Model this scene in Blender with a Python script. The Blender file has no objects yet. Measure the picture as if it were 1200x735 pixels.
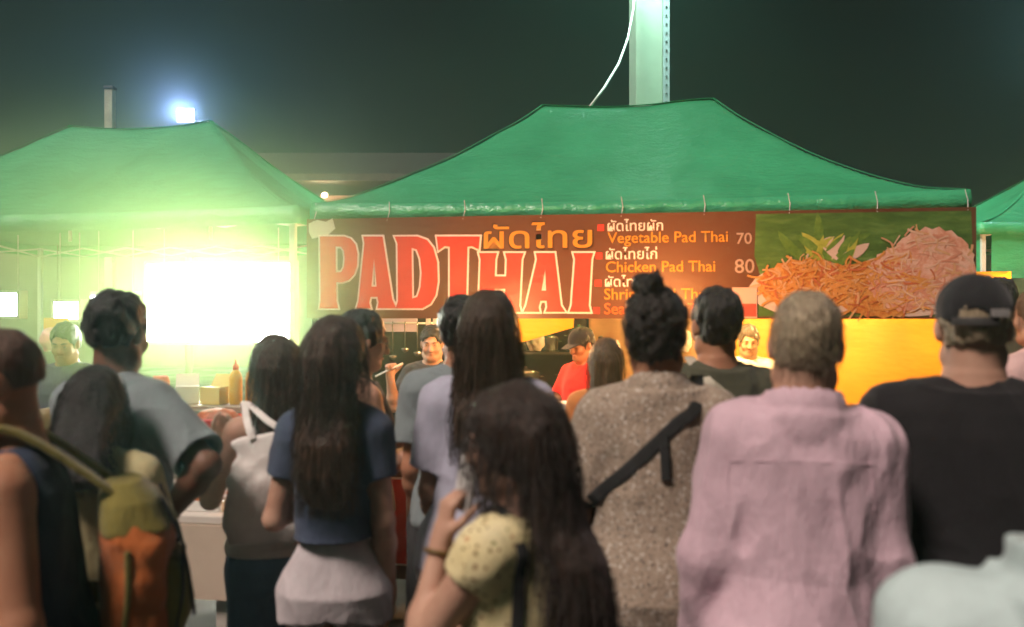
import bpy, bmesh, math, random
import numpy as np
from mathutils import Vector, Matrix, Euler

random.seed(7)
rng = np.random.default_rng(11)
SC = bpy.context.scene
COL = SC.collection
R = math.radians
CAMZ, FPX, CX, CY = 1.70, 1000.0, 600.0, 367.5


def W(px, py, Y):
    return Vector(((px - CX) / FPX * Y, Y, CAMZ - (py - CY) / FPX * Y))


# ------------------------------------------------------------------ tagging
def tag(o, label=None, cat=None, group=None, kind=None):
    if label: o['label'] = label
    if cat: o['category'] = cat
    if group: o['group'] = group
    if kind: o['kind'] = kind
    return o


def empty(name, loc=(0, 0, 0), rz=0.0):
    o = bpy.data.objects.new(name, None)
    o.empty_display_size = .2
    o.location = loc
    o.rotation_euler = (0, 0, rz)
    COL.objects.link(o)
    return o


def link(name, me, mat=None, parent=None, smooth=True):
    o = bpy.data.objects.new(name, me)
    COL.objects.link(o)
    if mat is not None:
        for m in (mat if isinstance(mat, (list, tuple)) else [mat]):
            me.materials.append(m)
    if smooth:
        me.polygons.foreach_set('use_smooth', [True] * len(me.polygons))
    if parent is not None: o.parent = parent
    return o


def bmobj(name, bm, mat=None, parent=None, smooth=False):
    me = bpy.data.meshes.new(name)
    bmesh.ops.recalc_face_normals(bm, faces=bm.faces)
    bm.to_mesh(me); bm.free()
    return link(name, me, mat, parent, smooth)


def npmesh(name, V, Fq):
    V = np.asarray(V, np.float32); Fq = np.asarray(Fq, np.int32)
    me = bpy.data.meshes.new(name)
    n, k = Fq.shape
    me.vertices.add(len(V)); me.vertices.foreach_set('co', V.ravel())
    me.loops.add(n * k); me.loops.foreach_set('vertex_index', Fq.ravel())
    me.polygons.add(n)
    me.polygons.foreach_set('loop_start', np.arange(0, n * k, k, dtype=np.int32))
    me.update(calc_edges=True); me.validate()
    return me


# ------------------------------------------------------------------ bmesh shapes
def add_box(bm, c, size, rot=None, bev=0.0):
    r = bmesh.ops.create_cube(bm, size=1.0)
    vs = r['verts']
    bmesh.ops.scale(bm, vec=size, verts=vs)
    if bev > 0:
        es = {e for v in vs for e in v.link_edges}
        rb = bmesh.ops.bevel(bm, geom=list(es), offset=bev, segments=2, affect='EDGES', profile=.6)
        vs = list({v for f in rb['faces'] for v in f.verts} | {v for v in vs if v.is_valid})
    M = Matrix.Translation(Vector(c)) @ (rot.to_4x4() if rot is not None else Matrix())
    bmesh.ops.transform(bm, matrix=M, verts=vs)
    return vs


def add_tube(bm, pts, rad, seg=8, cap=True):
    pts = [Vector(p) for p in pts]
    rads = rad if isinstance(rad, (list, tuple)) else [rad] * len(pts)
    rings = []
    up = Vector((0, 0, 1))
    for i, p in enumerate(pts):
        t = (pts[min(i + 1, len(pts) - 1)] - pts[max(i - 1, 0)]).normalized()
        a = t.cross(up if abs(t.dot(up)) < .95 else Vector((1, 0, 0))).normalized()
        b = t.cross(a).normalized()
        rings.append([bm.verts.new(p + (a * math.cos(2 * math.pi * k / seg) + b * math.sin(2 * math.pi * k / seg)) * rads[i]) for k in range(seg)])
    for i in range(len(rings) - 1):
        for k in range(seg):
            bm.faces.new((rings[i][k], rings[i][(k + 1) % seg], rings[i + 1][(k + 1) % seg], rings[i + 1][k]))
    if cap:
        bm.faces.new(rings[0][::-1]); bm.faces.new(rings[-1])


def add_lathe(bm, prof, c=(0, 0, 0), seg=20, M=None):
    c = Vector(c); rings = []
    for r, z in prof:
        ring = []
        for k in range(seg):
            p = Vector((r * math.cos(2 * math.pi * k / seg), r * math.sin(2 * math.pi * k / seg), z))
            if M is not None: p = M @ p
            ring.append(bm.verts.new(c + p))
        rings.append(ring)
    for i in range(len(rings) - 1):
        for k in range(seg):
            bm.faces.new((rings[i][k], rings[i][(k + 1) % seg], rings[i + 1][(k + 1) % seg], rings[i + 1][k]))
    bm.faces.new(rings[0][::-1]); bm.faces.new(rings[-1])


# ------------------------------------------------------------------ materials
MATS = {}


def nodemat(name):
    m = bpy.data.materials.new(name); m.use_nodes = True
    nt = m.node_tree
    return m, nt, nt.nodes['Principled BSDF'], nt.nodes['Material Output']


def coords(nt, scale, kind='Object'):
    tc = nt.nodes.new('ShaderNodeTexCoord'); mp = nt.nodes.new('ShaderNodeMapping')
    mp.inputs['Scale'].default_value = scale if isinstance(scale, (tuple, list)) else (scale,) * 3
    nt.links.new(tc.outputs[kind], mp.inputs['Vector'])
    return mp.outputs['Vector']


def noise(nt, vec, sc, det=3, rough=.55):
    n = nt.nodes.new('ShaderNodeTexNoise')
    n.inputs['Scale'].default_value = sc; n.inputs['Detail'].default_value = det
    n.inputs['Roughness'].default_value = rough
    nt.links.new(vec, n.inputs['Vector'])
    return n.outputs['Fac']


def ramp(nt, fac, stops):
    r = nt.nodes.new('ShaderNodeValToRGB')
    while len(r.color_ramp.elements) < len(stops): r.color_ramp.elements.new(.5)
    for e, (p, c) in zip(r.color_ramp.elements, stops):
        e.position = p; e.color = (*c, 1) if len(c) == 3 else c
    nt.links.new(fac, r.inputs['Fac'])
    return r.outputs['Color']


def bump(nt, b, h, strength, dist):
    n = nt.nodes.new('ShaderNodeBump')
    n.inputs['Strength'].default_value = strength; n.inputs['Distance'].default_value = dist
    nt.links.new(h, n.inputs['Height']); nt.links.new(n.outputs['Normal'], b.inputs['Normal'])
    return n


def var(c, f):
    return tuple(min(1, x * f) for x in c)


def plain(name, c, rough=.6, vary=.15, nsc=6, bs=.15, bsc=40, metal=0.0, bd=.004, spec=.5):
    """a coloured surface with some uneven tone and a fine relief"""
    if name in MATS: return MATS[name]
    m, nt, b, out = nodemat(name)
    v = coords(nt, 1.0)
    nt.links.new(ramp(nt, noise(nt, v, nsc, 4), [(.3, var(c, 1 - vary)), (.7, var(c, 1 + vary))]), b.inputs['Base Color'])
    b.inputs['Roughness'].default_value = rough
    b.inputs['Metallic'].default_value = metal
    b.inputs['Specular IOR Level'].default_value = spec
    if bs: bump(nt, b, noise(nt, v, bsc, 3), bs, bd)
    MATS[name] = m
    return m


def cloth(name, c, rough=.9, wr=.35):
    """woven cloth: fine weave and soft wrinkles"""
    if name in MATS: return MATS[name]
    m, nt, b, out = nodemat(name)
    v = coords(nt, 1.0)
    nt.links.new(ramp(nt, noise(nt, v, 9, 5, .65), [(.25, var(c, .86)), (.75, var(c, 1.12))]), b.inputs['Base Color'])
    b.inputs['Roughness'].default_value = rough
    b.inputs['Sheen Weight'].default_value = .15
    b.inputs['Specular IOR Level'].default_value = .2
    add = nt.nodes.new('ShaderNodeMath'); add.operation = 'MULTIPLY_ADD'
    v2 = coords(nt, (14, 14, 6))
    nt.links.new(noise(nt, v2, 1.0, 4, .6), add.inputs[0]); add.inputs[1].default_value = 1.0
    f = nt.nodes.new('ShaderNodeMath'); f.operation = 'MULTIPLY'; f.inputs[1].default_value = .06
    nt.links.new(noise(nt, v, 420, 1), f.inputs[0]); nt.links.new(f.outputs[0], add.inputs[2])
    bump(nt, b, add.outputs[0], wr, .03)
    MATS[name] = m
    return m


def skin(name, c):
    if name in MATS: return MATS[name]
    m, nt, b, out = nodemat(name)
    v = coords(nt, 1.0)
    nt.links.new(ramp(nt, noise(nt, v, 14, 5, .6), [(.3, (c[0] * .9, c[1] * .82, c[2] * .8)), (.7, var(c, 1.1))]), b.inputs['Base Color'])
    b.inputs['Roughness'].default_value = .56
    b.inputs['Specular IOR Level'].default_value = .4
    bump(nt, b, noise(nt, v, 260, 2), .12, .002)
    MATS[name] = m
    return m


def hairmat(name, c, tip=None, curl=False):
    if name in MATS: return MATS[name]
    m, nt, b, out = nodemat(name)
    v = coords(nt, (120, 120, 120) if curl else (150, 150, 7))
    n1 = noise(nt, v, 1.0, 4, .7)
    col = ramp(nt, n1, [(.3, var(c, .45)), (.55, c), (.8, var(tip or c, 1.7))])
    nt.links.new(col, b.inputs['Base Color'])
    b.inputs['Roughness'].default_value = .42
    b.inputs['Specular IOR Level'].default_value = .35
    b.inputs['Sheen Weight'].default_value = .1
    bump(nt, b, n1, .9, .006)
    MATS[name] = m
    return m


def emit(name, c, s):
    if name in MATS: return MATS[name]
    m, nt, b, out = nodemat(name)
    e = nt.nodes.new('ShaderNodeEmission')
    e.inputs['Color'].default_value = (*c, 1); e.inputs['Strength'].default_value = s
    nt.links.new(e.outputs[0], out.inputs['Surface'])
    MATS[name] = m
    return m


# ------------------------------------------------------------------ implicit modelling
LAT = rng.random((32, 32, 32)).astype(np.float32) * 2 - 1


def vnoise(P):
    """smooth value noise, P (n,3) -> (-1..1)"""
    f = np.floor(P); t = (P - f).astype(np.float32); i = f.astype(np.int32)
    t = t * t * (3 - 2 * t)
    i0 = i & 31; i1 = (i + 1) & 31
    def L(a, b, c): return LAT[a, b, c]
    x0, y0, z0 = i0.T; x1, y1, z1 = i1.T
    tx, ty, tz = t.T
    a = L(x0, y0, z0) * (1 - tx) + L(x1, y0, z0) * tx
    b = L(x0, y1, z0) * (1 - tx) + L(x1, y1, z0) * tx
    c = L(x0, y0, z1) * (1 - tx) + L(x1, y0, z1) * tx
    d = L(x0, y1, z1) * (1 - tx) + L(x1, y1, z1) * tx
    return (a * (1 - ty) + b * ty) * (1 - tz) + (c * (1 - ty) + d * ty) * tz


class Field:
    def __init__(s, lo, hi, h):
        s.lo = np.array(lo, np.float32) - 3 * h; s.h = h
        s.n = np.ceil((np.array(hi) + 3 * h - s.lo) / h).astype(int) + 1
        s.F = np.full(tuple(s.n), .5, np.float32)

    def sub(s, lo, hi):
        a = np.clip(np.floor((np.array(lo) - s.lo) / s.h).astype(int), 0, s.n)
        b = np.clip(np.ceil((np.array(hi) - s.lo) / s.h).astype(int) + 1, 0, s.n)
        if np.any(b <= a): return None
        sl = tuple(slice(x, y) for x, y in zip(a, b))
        ax = [s.lo[i] + s.h * np.arange(a[i], b[i], dtype=np.float32) for i in range(3)]
        return sl, ax[0][:, None, None], ax[1][None, :, None], ax[2][None, None, :]

    def put(s, sl, d, k, op):
        A = s.F[sl]
        if op == 'add':
            if k > 0:
                hh = np.maximum(k - np.abs(A - d), 0) / k
                s.F[sl] = np.minimum(A, d) - hh * hh * k * .25
            else: s.F[sl] = np.minimum(A, d)
        else:
            if k > 0:
                hh = np.maximum(k - np.abs(A + d), 0) / k
                s.F[sl] = np.maximum(A, -d) + hh * hh * k * .25
            else: s.F[sl] = np.maximum(A, -d)

    def cone(s, a, b, ra, rb, k=.02, op='add', flat=False, sq=None):
        a = np.array(a, np.float32); b = np.array(b, np.float32)
        m = max(ra, rb) + k + 2 * s.h
        g = s.sub(np.minimum(a, b) - m, np.maximum(a, b) + m)
        if g is None: return
        sl, X, Y, Z = g
        d = b - a; L2 = float(d @ d) + 1e-9
        px, py, pz = X - a[0], Y - a[1], Z - a[2]
        t = (px * d[0] + py * d[1] + pz * d[2]) / L2
        tc = np.clip(t, 0, 1)
        ex, ey, ez = px - tc * d[0], py - tc * d[1], pz - tc * d[2]
        if sq is not None:  # flatten: (axis, factor)
            n, f = np.array(sq[0], np.float32), sq[1]
            n = n / np.linalg.norm(n)
            q = ex * n[0] + ey * n[1] + ez * n[2]
            ex, ey, ez = ex + n[0] * q * (f - 1), ey + n[1] * q * (f - 1), ez + n[2] * q * (f - 1)
        dist = np.sqrt(ex * ex + ey * ey + ez * ez) - (ra + (rb - ra) * tc)
        if flat: dist = np.maximum(dist, (t - 1) * math.sqrt(L2))
        s.put(sl, dist, k, op)

    def ell(s, c, r, k=.02, M=None, op='add'):
        c = np.array(c, np.float32); r = np.array(r, np.float32)
        m = max(r) + k + 2 * s.h
        g = s.sub(c - m, c + m)
        if g is None: return
        sl, X, Y, Z = g
        x, y, z = X - c[0], Y - c[1], Z - c[2]
        if M is not None:
            x, y, z = (x * M[0][0] + y * M[1][0] + z * M[2][0], x * M[0][1] + y * M[1][1] + z * M[2][1], x * M[0][2] + y * M[1][2] + z * M[2][2])
        q = np.sqrt((x / r[0]) ** 2 + (y / r[1]) ** 2 + (z / r[2]) ** 2)
        q2 = np.sqrt((x / r[0] ** 2) ** 2 + (y / r[1] ** 2) ** 2 + (z / r[2] ** 2) ** 2) + 1e-6
        s.put(sl, q * (q - 1) / q2, k, op)

    def loft(s, lev, k=.03, M=None, piv=(0, 0, 0), op='add', pw=2.0):
        """lev: rows (z, cx, cy, rx, ry) in the tilted frame M about piv"""
        lev = np.array(sorted(lev), np.float32)
        z0, z1 = lev[0, 0], lev[-1, 0]
        piv = np.array(piv, np.float32)
        m = k + 2 * s.h
        cor = []
        for row in lev:
            for sx in (-1, 1):
                for sy in (-1, 1):
                    p = np.array((row[1] + sx * row[3], row[2] + sy * row[4], row[0])) - piv
                    if M is not None: p = np.array(M @ Vector(p))
                    cor.append(p + piv)
        cor = np.array(cor)
        g = s.sub(cor.min(0) - m, cor.max(0) + m)
        if g is None: return
        sl, X, Y, Z = g
        x, y, z = X - piv[0], Y - piv[1], Z - piv[2]
        if M is not None:
            x, y, z = (x * M[0][0] + y * M[1][0] + z * M[2][0], x * M[0][1] + y * M[1][1] + z * M[2][1], x * M[0][2] + y * M[1][2] + z * M[2][2])
        x, y, z = np.broadcast_arrays(x + piv[0], y + piv[1], z + piv[2])
        I = [np.interp(z.ravel(), lev[:, 0], lev[:, j]).reshape(z.shape).astype(np.float32) for j in (1, 2, 3, 4)]
        u, v = x - I[0], y - I[1]
        q = (np.abs(u / I[2]) ** pw + np.abs(v / I[3]) ** pw) ** (1 / pw) + 1e-5
        rr = np.sqrt(u * u + v * v)
        d = np.maximum((q - 1) * np.minimum(I[2], I[3]), rr * (1 - 1 / q))
        d = np.where(q < 1, (q - 1) * np.minimum(I[2], I[3]), d)
        d = np.maximum(d, np.maximum(z0 - z, z - z1))
        s.put(sl, d, k, op)

    def plane(s, p, n, k=0.0):
        """keep the side the normal points away from"""
        g = s.sub(s.lo, s.lo + s.h * s.n)
        sl, X, Y, Z = g
        n = np.array(n, np.float32); n = n / np.linalg.norm(n)
        s.put(sl, -((X - p[0]) * n[0] + (Y - p[1]) * n[1] + (Z - p[2]) * n[2]), k, 'sub')

    def wrinkle(s, fn, band=.035):
        m = np.abs(s.F) < band
        idx = np.argwhere(m)
        P = s.lo + idx.astype(np.float32) * s.h
        s.F[m] += fn(P).astype(np.float32)

    def mesh(s, name):
        F = s.F
        F[0], F[-1] = .5, .5; F[:, 0], F[:, -1] = .5, .5; F[:, :, 0], F[:, :, -1] = .5, .5
        S = F < 0
        c = np.zeros(tuple(np.array(S.shape) - 1), np.int8)
        for a in (0, 1):
            for b in (0, 1):
                for d in (0, 1):
                    c += S[a:S.shape[0] - 1 + a, b:S.shape[1] - 1 + b, d:S.shape[2] - 1 + d]
        mk = (c > 0) & (c < 8)
        cells = np.argwhere(mk)
        idx = np.full(mk.shape, -1, np.int32); idx[mk] = np.arange(len(cells))
        acc = np.zeros((len(cells), 3), np.float32); cnt = np.zeros(len(cells), np.float32)
        cor = {}
        for a in (0, 1):
            for b in (0, 1):
                for d in (0, 1):
                    cor[a, b, d] = F[cells[:, 0] + a, cells[:, 1] + b, cells[:, 2] + d]
        for p in cor:
            for ax in range(3):
                if p[ax]: continue
                q = list(p); q[ax] = 1; q = tuple(q)
                fa, fb = cor[p], cor[q]
                x = (fa < 0) != (fb < 0)
                t = np.where(x, fa / (fa - fb + 1e-12), 0)
                pos = np.tile(np.array(p, np.float32), (len(cells), 1)); pos[:, ax] = t
                acc[x] += pos[x]; cnt[x] += 1
        V = s.lo + (cells + acc / cnt[:, None]) * s.h
        Q = []
        for ax in range(3):
            sl0 = [slice(None)] * 3; sl1 = [slice(None)] * 3
            sl0[ax] = slice(0, -1); sl1[ax] = slice(1, None)
            A, B = S[tuple(sl0)], S[tuple(sl1)]
            o1, o2 = [(1, 2), (2, 0), (0, 1)][ax]
            for inv, e in ((False, A & ~B), (True, ~A & B)):
                ii = np.argwhere(e)
                if not len(ii): continue
                def cell(d1, d2):
                    j = ii.copy(); j[:, o1] -= d1; j[:, o2] -= d2
                    return idx[j[:, 0], j[:, 1], j[:, 2]]
                q = np.stack([cell(1, 1), cell(0, 1), cell(0, 0), cell(1, 0)], 1)
                Q.append(q[:, ::-1] if inv else q)
        Q = np.concatenate(Q)
        Q = Q[(Q >= 0).all(1)]
        return npmesh(name, V, Q)
# ------------------------------------------------------------------ people
SK_LIGHT = skin('skin_fair', (.50, .30, .215))
SK_MID = skin('skin_tan', (.42, .205, .12))  # tan pushed towards orange, standing in for warm light on the skin
SK_DARK = skin('skin_deep', (.17, .085, .052))
HR_BLACK = hairmat('hair_black', (.012, .010, .009), (.02, .016, .013))
HR_BROWN = hairmat('hair_brown', (.046, .025, .014), (.085, .045, .024))
HR_LIGHT = hairmat('hair_chestnut', (.10, .055, .027), (.14, .08, .04))
HR_GREY = hairmat('hair_grey', (.40, .32, .21), (.44, .36, .25))
HR_CURL = hairmat('hair_curly', (.018, .014, .011), (.03, .022, .016), True)
SHOE = plain('shoe_black', (.03, .03, .033), .6)
EYEW = plain('eye_white', (.75, .72, .68), .2, .03, bs=0)
LIP = plain('lip_red', (.40, .165, .12), .45, .1, bs=.1)


def M3(pitch=0, yaw=0, roll=0):
    return Matrix.Rotation(R(yaw), 3, 'Z') @ Matrix.Rotation(-R(pitch), 3, 'X') @ Matrix.Rotation(R(roll), 3, 'Y')


def make_hand(F, wr, hd, pn, side, s, curl=.35, spread=1.0, fh=1.0):
    hd = Vector(hd).normalized(); pn = Vector(pn); pn = (pn - hd * pn.dot(hd)).normalized()
    w = hd.cross(pn) * side
    wr = Vector(wr)
    L = .088 * s * fh
    p0 = wr + hd * .012 * s
    F.cone(wr - hd * .01 * s, wr + hd * .03 * s, .025 * s, .027 * s, .015)
    for o in (-.024, -.008, .008, .024):
        F.cone(p0 + w * o * .65 * s, p0 + hd * L * .93 + w * o * s, .0145 * s, .0125 * s, .012)
    # fingers: little finger on the far side from the thumb
    for o, l, bend in ((-.029, .056, 1.15), (-.010, .072, 1.05), (.010, .077, 1.0), (.029, .069, .92)):
        a = p0 + hd * L * (.94 if abs(o) < .02 else .89) + w * o * s
        ang = 0.0
        d0 = (hd + w * o * 3.2 * spread * .6).normalized()
        l *= s * fh
        for i, (fr, r0, r1) in enumerate(((.46, .0098, .0090), (.31, .0088, .0080), (.25, .0080, .0064))):
            ang += curl * bend * (1.0, 1.25, .8)[i]
            d = d0 * math.cos(ang) + pn * math.sin(ang)
            b = a + d * l * fr
            F.cone(a, b, r0 * s, r1 * s, .004)
            a = b
    a = p0 + hd * .018 * s + w * .024 * s + pn * .006 * s
    d = (hd * .62 + w * .72 + pn * .28).normalized()
    for i, (ln, r0, r1) in enumerate(((.042, .0155, .0112), (.034, .0112, .0098), (.026, .0098, .0075))):
        b = a + d * ln * s * fh
        F.cone(a, b, r0 * s, r1 * s, .008 if i == 0 else .004)
        a = b
        d = (d * .86 + hd * .34 - w * .16 + pn * curl * .35).normalized()


def dirv(v):
    return Vector(v).normalized()


HANG = lambda side: dict(e=(side * .16, -.05, -1), f=(side * .05, .16, -1), curl=.4)


def person(label, x, Y, H, rz=0, sex='m', wide=1.0, deep=1.0, lean=0, roll=0, head=(0, 0, 0), arms=None, sk=None, hair=None,
           top=None, bottom=None, h=.006, group=None, eyes=False, seed=0, brows=None, neck=0.0):
    s = H / 1.75
    sk = sk or SK_LIGHT
    fem = sex == 'f'
    T = M3(lean, 0, roll)
    piv = Vector((0, 0, .95 * s))

    def tp(a, b, c):
        return piv + T @ (Vector((a, b, c)) * s - piv)
    sw = (.150 if fem else .168) * wide
    arms = arms or {}
    A = {}
    for nm, side in (('L', -1), ('R', 1)):
        a = dict(HANG(side)); a.update(arms.get(nm, {}))
        sh = tp(side * sw, -.012, 1.40)
        el = sh + dirv(a['e']) * .285 * s
        wr = el + dirv(a['f']) * .245 * s
        a['sh'], a['el'], a['wr'], a['side'] = sh, el, wr, side
        a.setdefault('h', a['f']); a.setdefault('pn', (-side, .1, 0))
        A[nm] = a
    # ---- torso levels (z, cx, cy, rx, ry)
    if fem:
        tl = [(.82, 0, 0, .155, .105), (.90, 0, -.008, .172, .118), (.98, 0, -.002, .160, .105), (1.08, 0, 0, .122 * wide, .088), (1.16, 0, .004, .124, .09),
              (1.26, 0, .014, .137, .108), (1.34, 0, .004, .143, .095), (1.41, 0, -.006, .13, .078), (1.46, 0, -.012, .085, .06), (1.50, 0, -.012, .05, .05)]
    else:
        tl = [(.82, 0, 0, .155, .108), (.92, 0, -.004, .166, .118), (1.00, 0, 0, .156, .108), (1.10, 0, .004, .146, .102), (1.20, 0, .004, .158, .108),
              (1.30, 0, .004, .170, .116), (1.37, 0, -.002, .168, .105), (1.43, 0, -.010, .14, .085), (1.475, 0, -.014, .09, .066), (1.51, 0, -.012, .058, .056)]
    tl = [(z * s, cx * s, cy * s * deep, rx * s * (1 + (wide - 1) * (min(1, max(.15, (1.47 - z) / .14)) if z > .95 else .5)), ry * s * deep) for z, cx, cy, rx, ry in tl]
    allp = [tp(0, 0, 1.80), tp(0, -.02, 1.8), Vector((.26 * s, .28 * s, 0)), Vector((-.26 * s, -.2 * s, 0)), tp(.26 * wide, .15, 1.4), tp(-.26 * wide, -.15, 1.4)]
    for a in A.values():
        allp += [a['sh'], a['el'], a['wr'], a['wr'] + dirv(a['h']) * .21 * s]
    lo = [min(p[i] for p in allp) - .07 for i in range(3)]; hi = [max(p[i] for p in allp) + .07 for i in range(3)]
    lo[2] = 0
    F = Field(lo, hi, h)
    F.loft(tl, .02, T, piv, pw=2.3)
    # legs
    lx = .085 * s * (1.0 if fem else 1.05)
    for sd in (-1, 1):
        kn = Vector((sd * (lx + .006), .012 * s, .49 * s)); an = Vector((sd * (lx + .012), -.02 * s, .085 * s))
        F.cone((sd * lx, 0, .88 * s), kn, .086 * s * (wide + 1) / 2, .052 * s, .03)
        F.cone(kn, an, .050 * s, .034 * s, .02)
        F.cone(kn + Vector((0, -.028, -.09)) * s, kn + Vector((0, -.02, -.24)) * s, .043 * s, .028 * s, .03)
        F.cone(an + Vector((0, -.025 * s, -.045 * s)), an + Vector((sd * .012, .135 * s, -.055 * s)), .036 * s, .026 * s, .02)
    # shoulders, arms, hands
    for a in A.values():
        sd = a['side']
        F.cone(tp(sd * .035, -.02, 1.470), a['sh'] + T @ Vector((-.01 * sd, 0, .004)) * s, .040 * s, .047 * s, .035)
        F.cone(a['sh'], a['el'], (.050 if fem else .057) * s * (wide + 2) / 3, (.036 if fem else .041) * s, .035)
        mid = a['el'].lerp(a['wr'], .3)
        F.cone(a['el'], mid, (.036 if fem else .042) * s, (.037 if fem else .044) * s, .02)
        F.cone(mid, a['wr'], (.036 if fem else .043) * s, (.024 if fem else .028) * s, .02)
        make_hand(F, a['wr'], a['h'], a['pn'], sd, s * (.92 if fem else 1.0), a['curl'])
    # head
    Hm = T @ M3(*head)
    hp = tp(0, -.015, 1.50)
    def hd(a, b, c):   # head space: origin at the pivot, z up
        return hp + Hm @ (Vector((a, b, c)) * s)
    F.cone(tp(0, -.022, 1.44), hd(0, -.012, .10), (.052 if fem else .060) * s * (1 + neck), (.050 if fem else .059) * s * (1 + neck), .03)
    F.ell(hd(0, -.008, .165), Vector((.075, .096, .088)) * s, .02, Hm)
    F.ell(hd(0, .028, .105), Vector((.060, .068, .088)) * s, .03, Hm)
    F.ell(hd(0, .066, .045), Vector((.030, .028, .022)) * s, .025, Hm)         # chin
    F.cone(hd(-.052, .01, .06), hd(-.02, .07, .04), .022 * s, .018 * s, .03); F.cone(hd(.052, .01, .06), hd(.02, .07, .04), .022 * s, .018 * s, .03)
    for sd in (-1, 1):
        F.ell(hd(sd * .031, .098, .142), Vector((.019, .014, .013)) * s, .012, Hm, 'sub')
        F.ell(hd(sd * .031, .080, .141), Vector((.0145, .0135, .011)) * s, .004, Hm)
        F.ell(hd(sd * .040, .070, .105), Vector((.022, .020, .022)) * s, .025, Hm)
        F.ell(hd(sd * .078, -.006, .128), Vector((.010, .020, .032)) * s, .008, Hm @ M3(0, sd * -22, 0))
    F.cone(hd(0, .090, .150), hd(0, .117, .108), .009 * s, .0145 * s, .012)      # nose
    F.ell(hd(.012, .104, .103), Vector((.009, .010, .008)) * s, .008, Hm); F.ell(hd(-.012, .104, .103), Vector((.009, .010, .008)) * s, .008, Hm)
    F.cone(hd(-.03, .088, .158), hd(.03, .088, .158), .011 * s, .011 * s, .018)   # brow ridge
    F.ell(hd(0, .0905, .078), Vector((.024, .012, .0055)) * s, .005, Hm); F.ell(hd(0, .089, .066), Vector((.020, .012, .0065)) * s, .006, Hm)
    body = link('person', F.mesh('person'), sk)
    body.location = (x, Y, 0); body.rotation_euler = (0, 0, R(rz))
    tag(body, label, 'person', group)
    body['seed'] = seed

    off = seed * 3.7

    def folds(amp, big=1.0):
        def fn(P):
            Q = P + off
            a = vnoise(Q * np.array([9, 9, 4.5], np.float32) * big)
            w = Q + np.stack([a, a, a], 1) * .05
            b = vnoise(w * np.array([17, 17, 8], np.float32))
            r = 1 - np.abs(vnoise(w * np.array([11, 11, 6], np.float32) + P[:, [2, 0, 1]] * 5))
            return (-a * .55 - b * .35 - (r * r - .5) * .9) * amp
        return fn

    # ---- top
    if top:
        e = top.get('ease', .02)
        hem = top.get('hem', .93) * s; hw = top.get('hemw', 0.0)
        lo2 = [v for v in lo]; hi2 = [v for v in hi]; lo2[2] = hem - .1; hi2[2] = 1.62 * s + .05
        Fs = Field(lo2, hi2, h)
        lv = []
        for z, cx, cy, rx, ry in tl:
            if z > 1.49 * s or z < hem - .12: continue
            q = min(1, max(0, (1.30 * s - z) / (.3 * s)))
            lv.append((z, cx, cy - q * .006, rx + e + q * top.get('loose', .012) + hw * min(1, max(0, (1.15 * s - z) / (.25 * s))), ry + e * 1.05 + q * top.get('loose', .012) + hw * min(1, max(0, (1.15 * s - z) / (.25 * s)))))
        r0 = lv[0]
        lv.append((hem - .02, r0[1], r0[2], r0[3], r0[4]))
        lv = [r for r in lv if r[0] >= hem - .021]
        Fs.loft(lv, .02, T, piv, pw=2.2)
        slv = top.get('sleeve', 'short')
        for a in A.values():
            sd = a['side']
            if slv == 'tank':
                Fs.cone(tp(sd * .055, -.015, 1.46), tp(sd * .105, -.015, 1.44), .040 * s, .046 * s, .03)
                continue
            Fs.cone(tp(sd * .035, -.02, 1.462), a['sh'] + T @ Vector((-.012 * sd, 0, .004)) * s, (.040 + e * .8) * s, (.048 + e * .7) * s, .05)
            ru = (.054 if fem else .061) * s * (wide + 2) / 3 + e * .8
            if slv == 'short':
                fr = top.get('slen', .66)
                end = a['sh'].lerp(a['el'], fr)
                Fs.cone(a['sh'], end, ru, ru * top.get('flare', .98), .035, flat=True)
            elif slv == 'cap':
                Fs.cone(a['sh'], a['sh'].lerp(a['el'], .2), ru, ru * .95, .035, flat=True)
            elif slv == 'long':
                Fs.cone(a['sh'], a['el'], ru, .052 * s + e * .7, .04)
                Fs.cone(a['el'], a['el'].lerp(a['wr'], .95), .052 * s + e * .7, .035 * s + e * .35, .03, flat=True)
        Fs.wrinkle(folds(top.get('fold', .007)))
        # openings
        for a in A.values():
            if slv == 'short':
                fr = top.get('slen', .66); end = a['sh'].lerp(a['el'], fr)
                ru = (.054 if fem else .061) * s * (wide + 2) / 3 + e * .8 - .015
                Fs.cone(a['sh'].lerp(a['el'], fr - .10), a['sh'].lerp(a['el'], fr + .08), ru, ru, .0, 'sub')
            elif slv == 'tank':
                q = a['sh'] + T @ Vector((a['side'] * .025, 0, 0)) * s
                Fs.cone(q + T @ Vector((0, -.0, .08)) * s, q + T @ Vector((0, 0, -.07)) * s, .078 * s, .066 * s, .012, 'sub')
        Fs.plane(tp(0, 0, hem / s) , T @ Vector((0, top.get('hemtilt', 0), -1)))
        Fs.loft([(hem - .05, 0, r0[2], r0[3] - .012, r0[4] - .012), (hem + .05, 0, r0[2], r0[3] - .012, r0[4] - .012)], 0, T, piv, 'sub', 2.4)
        nr = top.get('neck', .066) * s * (1 + neck)
        Fs.cone(tp(0, -.018, 1.475 - top.get('ndrop', 0)), tp(0, .02, 1.60), nr, nr * 1.35, .006, 'sub')
        if top.get('collar'):
            ch = top['collar']
            a0, a1 = tp(0, -.024, 1.445), tp(0, -.012, 1.49 + ch)
            Fs.cone(a0, a1, nr + .022 * s, nr + .010 * s + top.get('cflare', 0), .012, flat=True)
            Fs.cone(tp(0, -.026, 1.458), tp(0, -.022, 1.475), nr + top.get('cfold', .027) * s, nr + .019 * s, .008)
            Fs.cone(tp(0, -.02, 1.46), tp(0, -.004, 1.56 + ch), nr + .002 * s, nr + .006 * s + top.get('cflare', 0), .0, 'sub')
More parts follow.
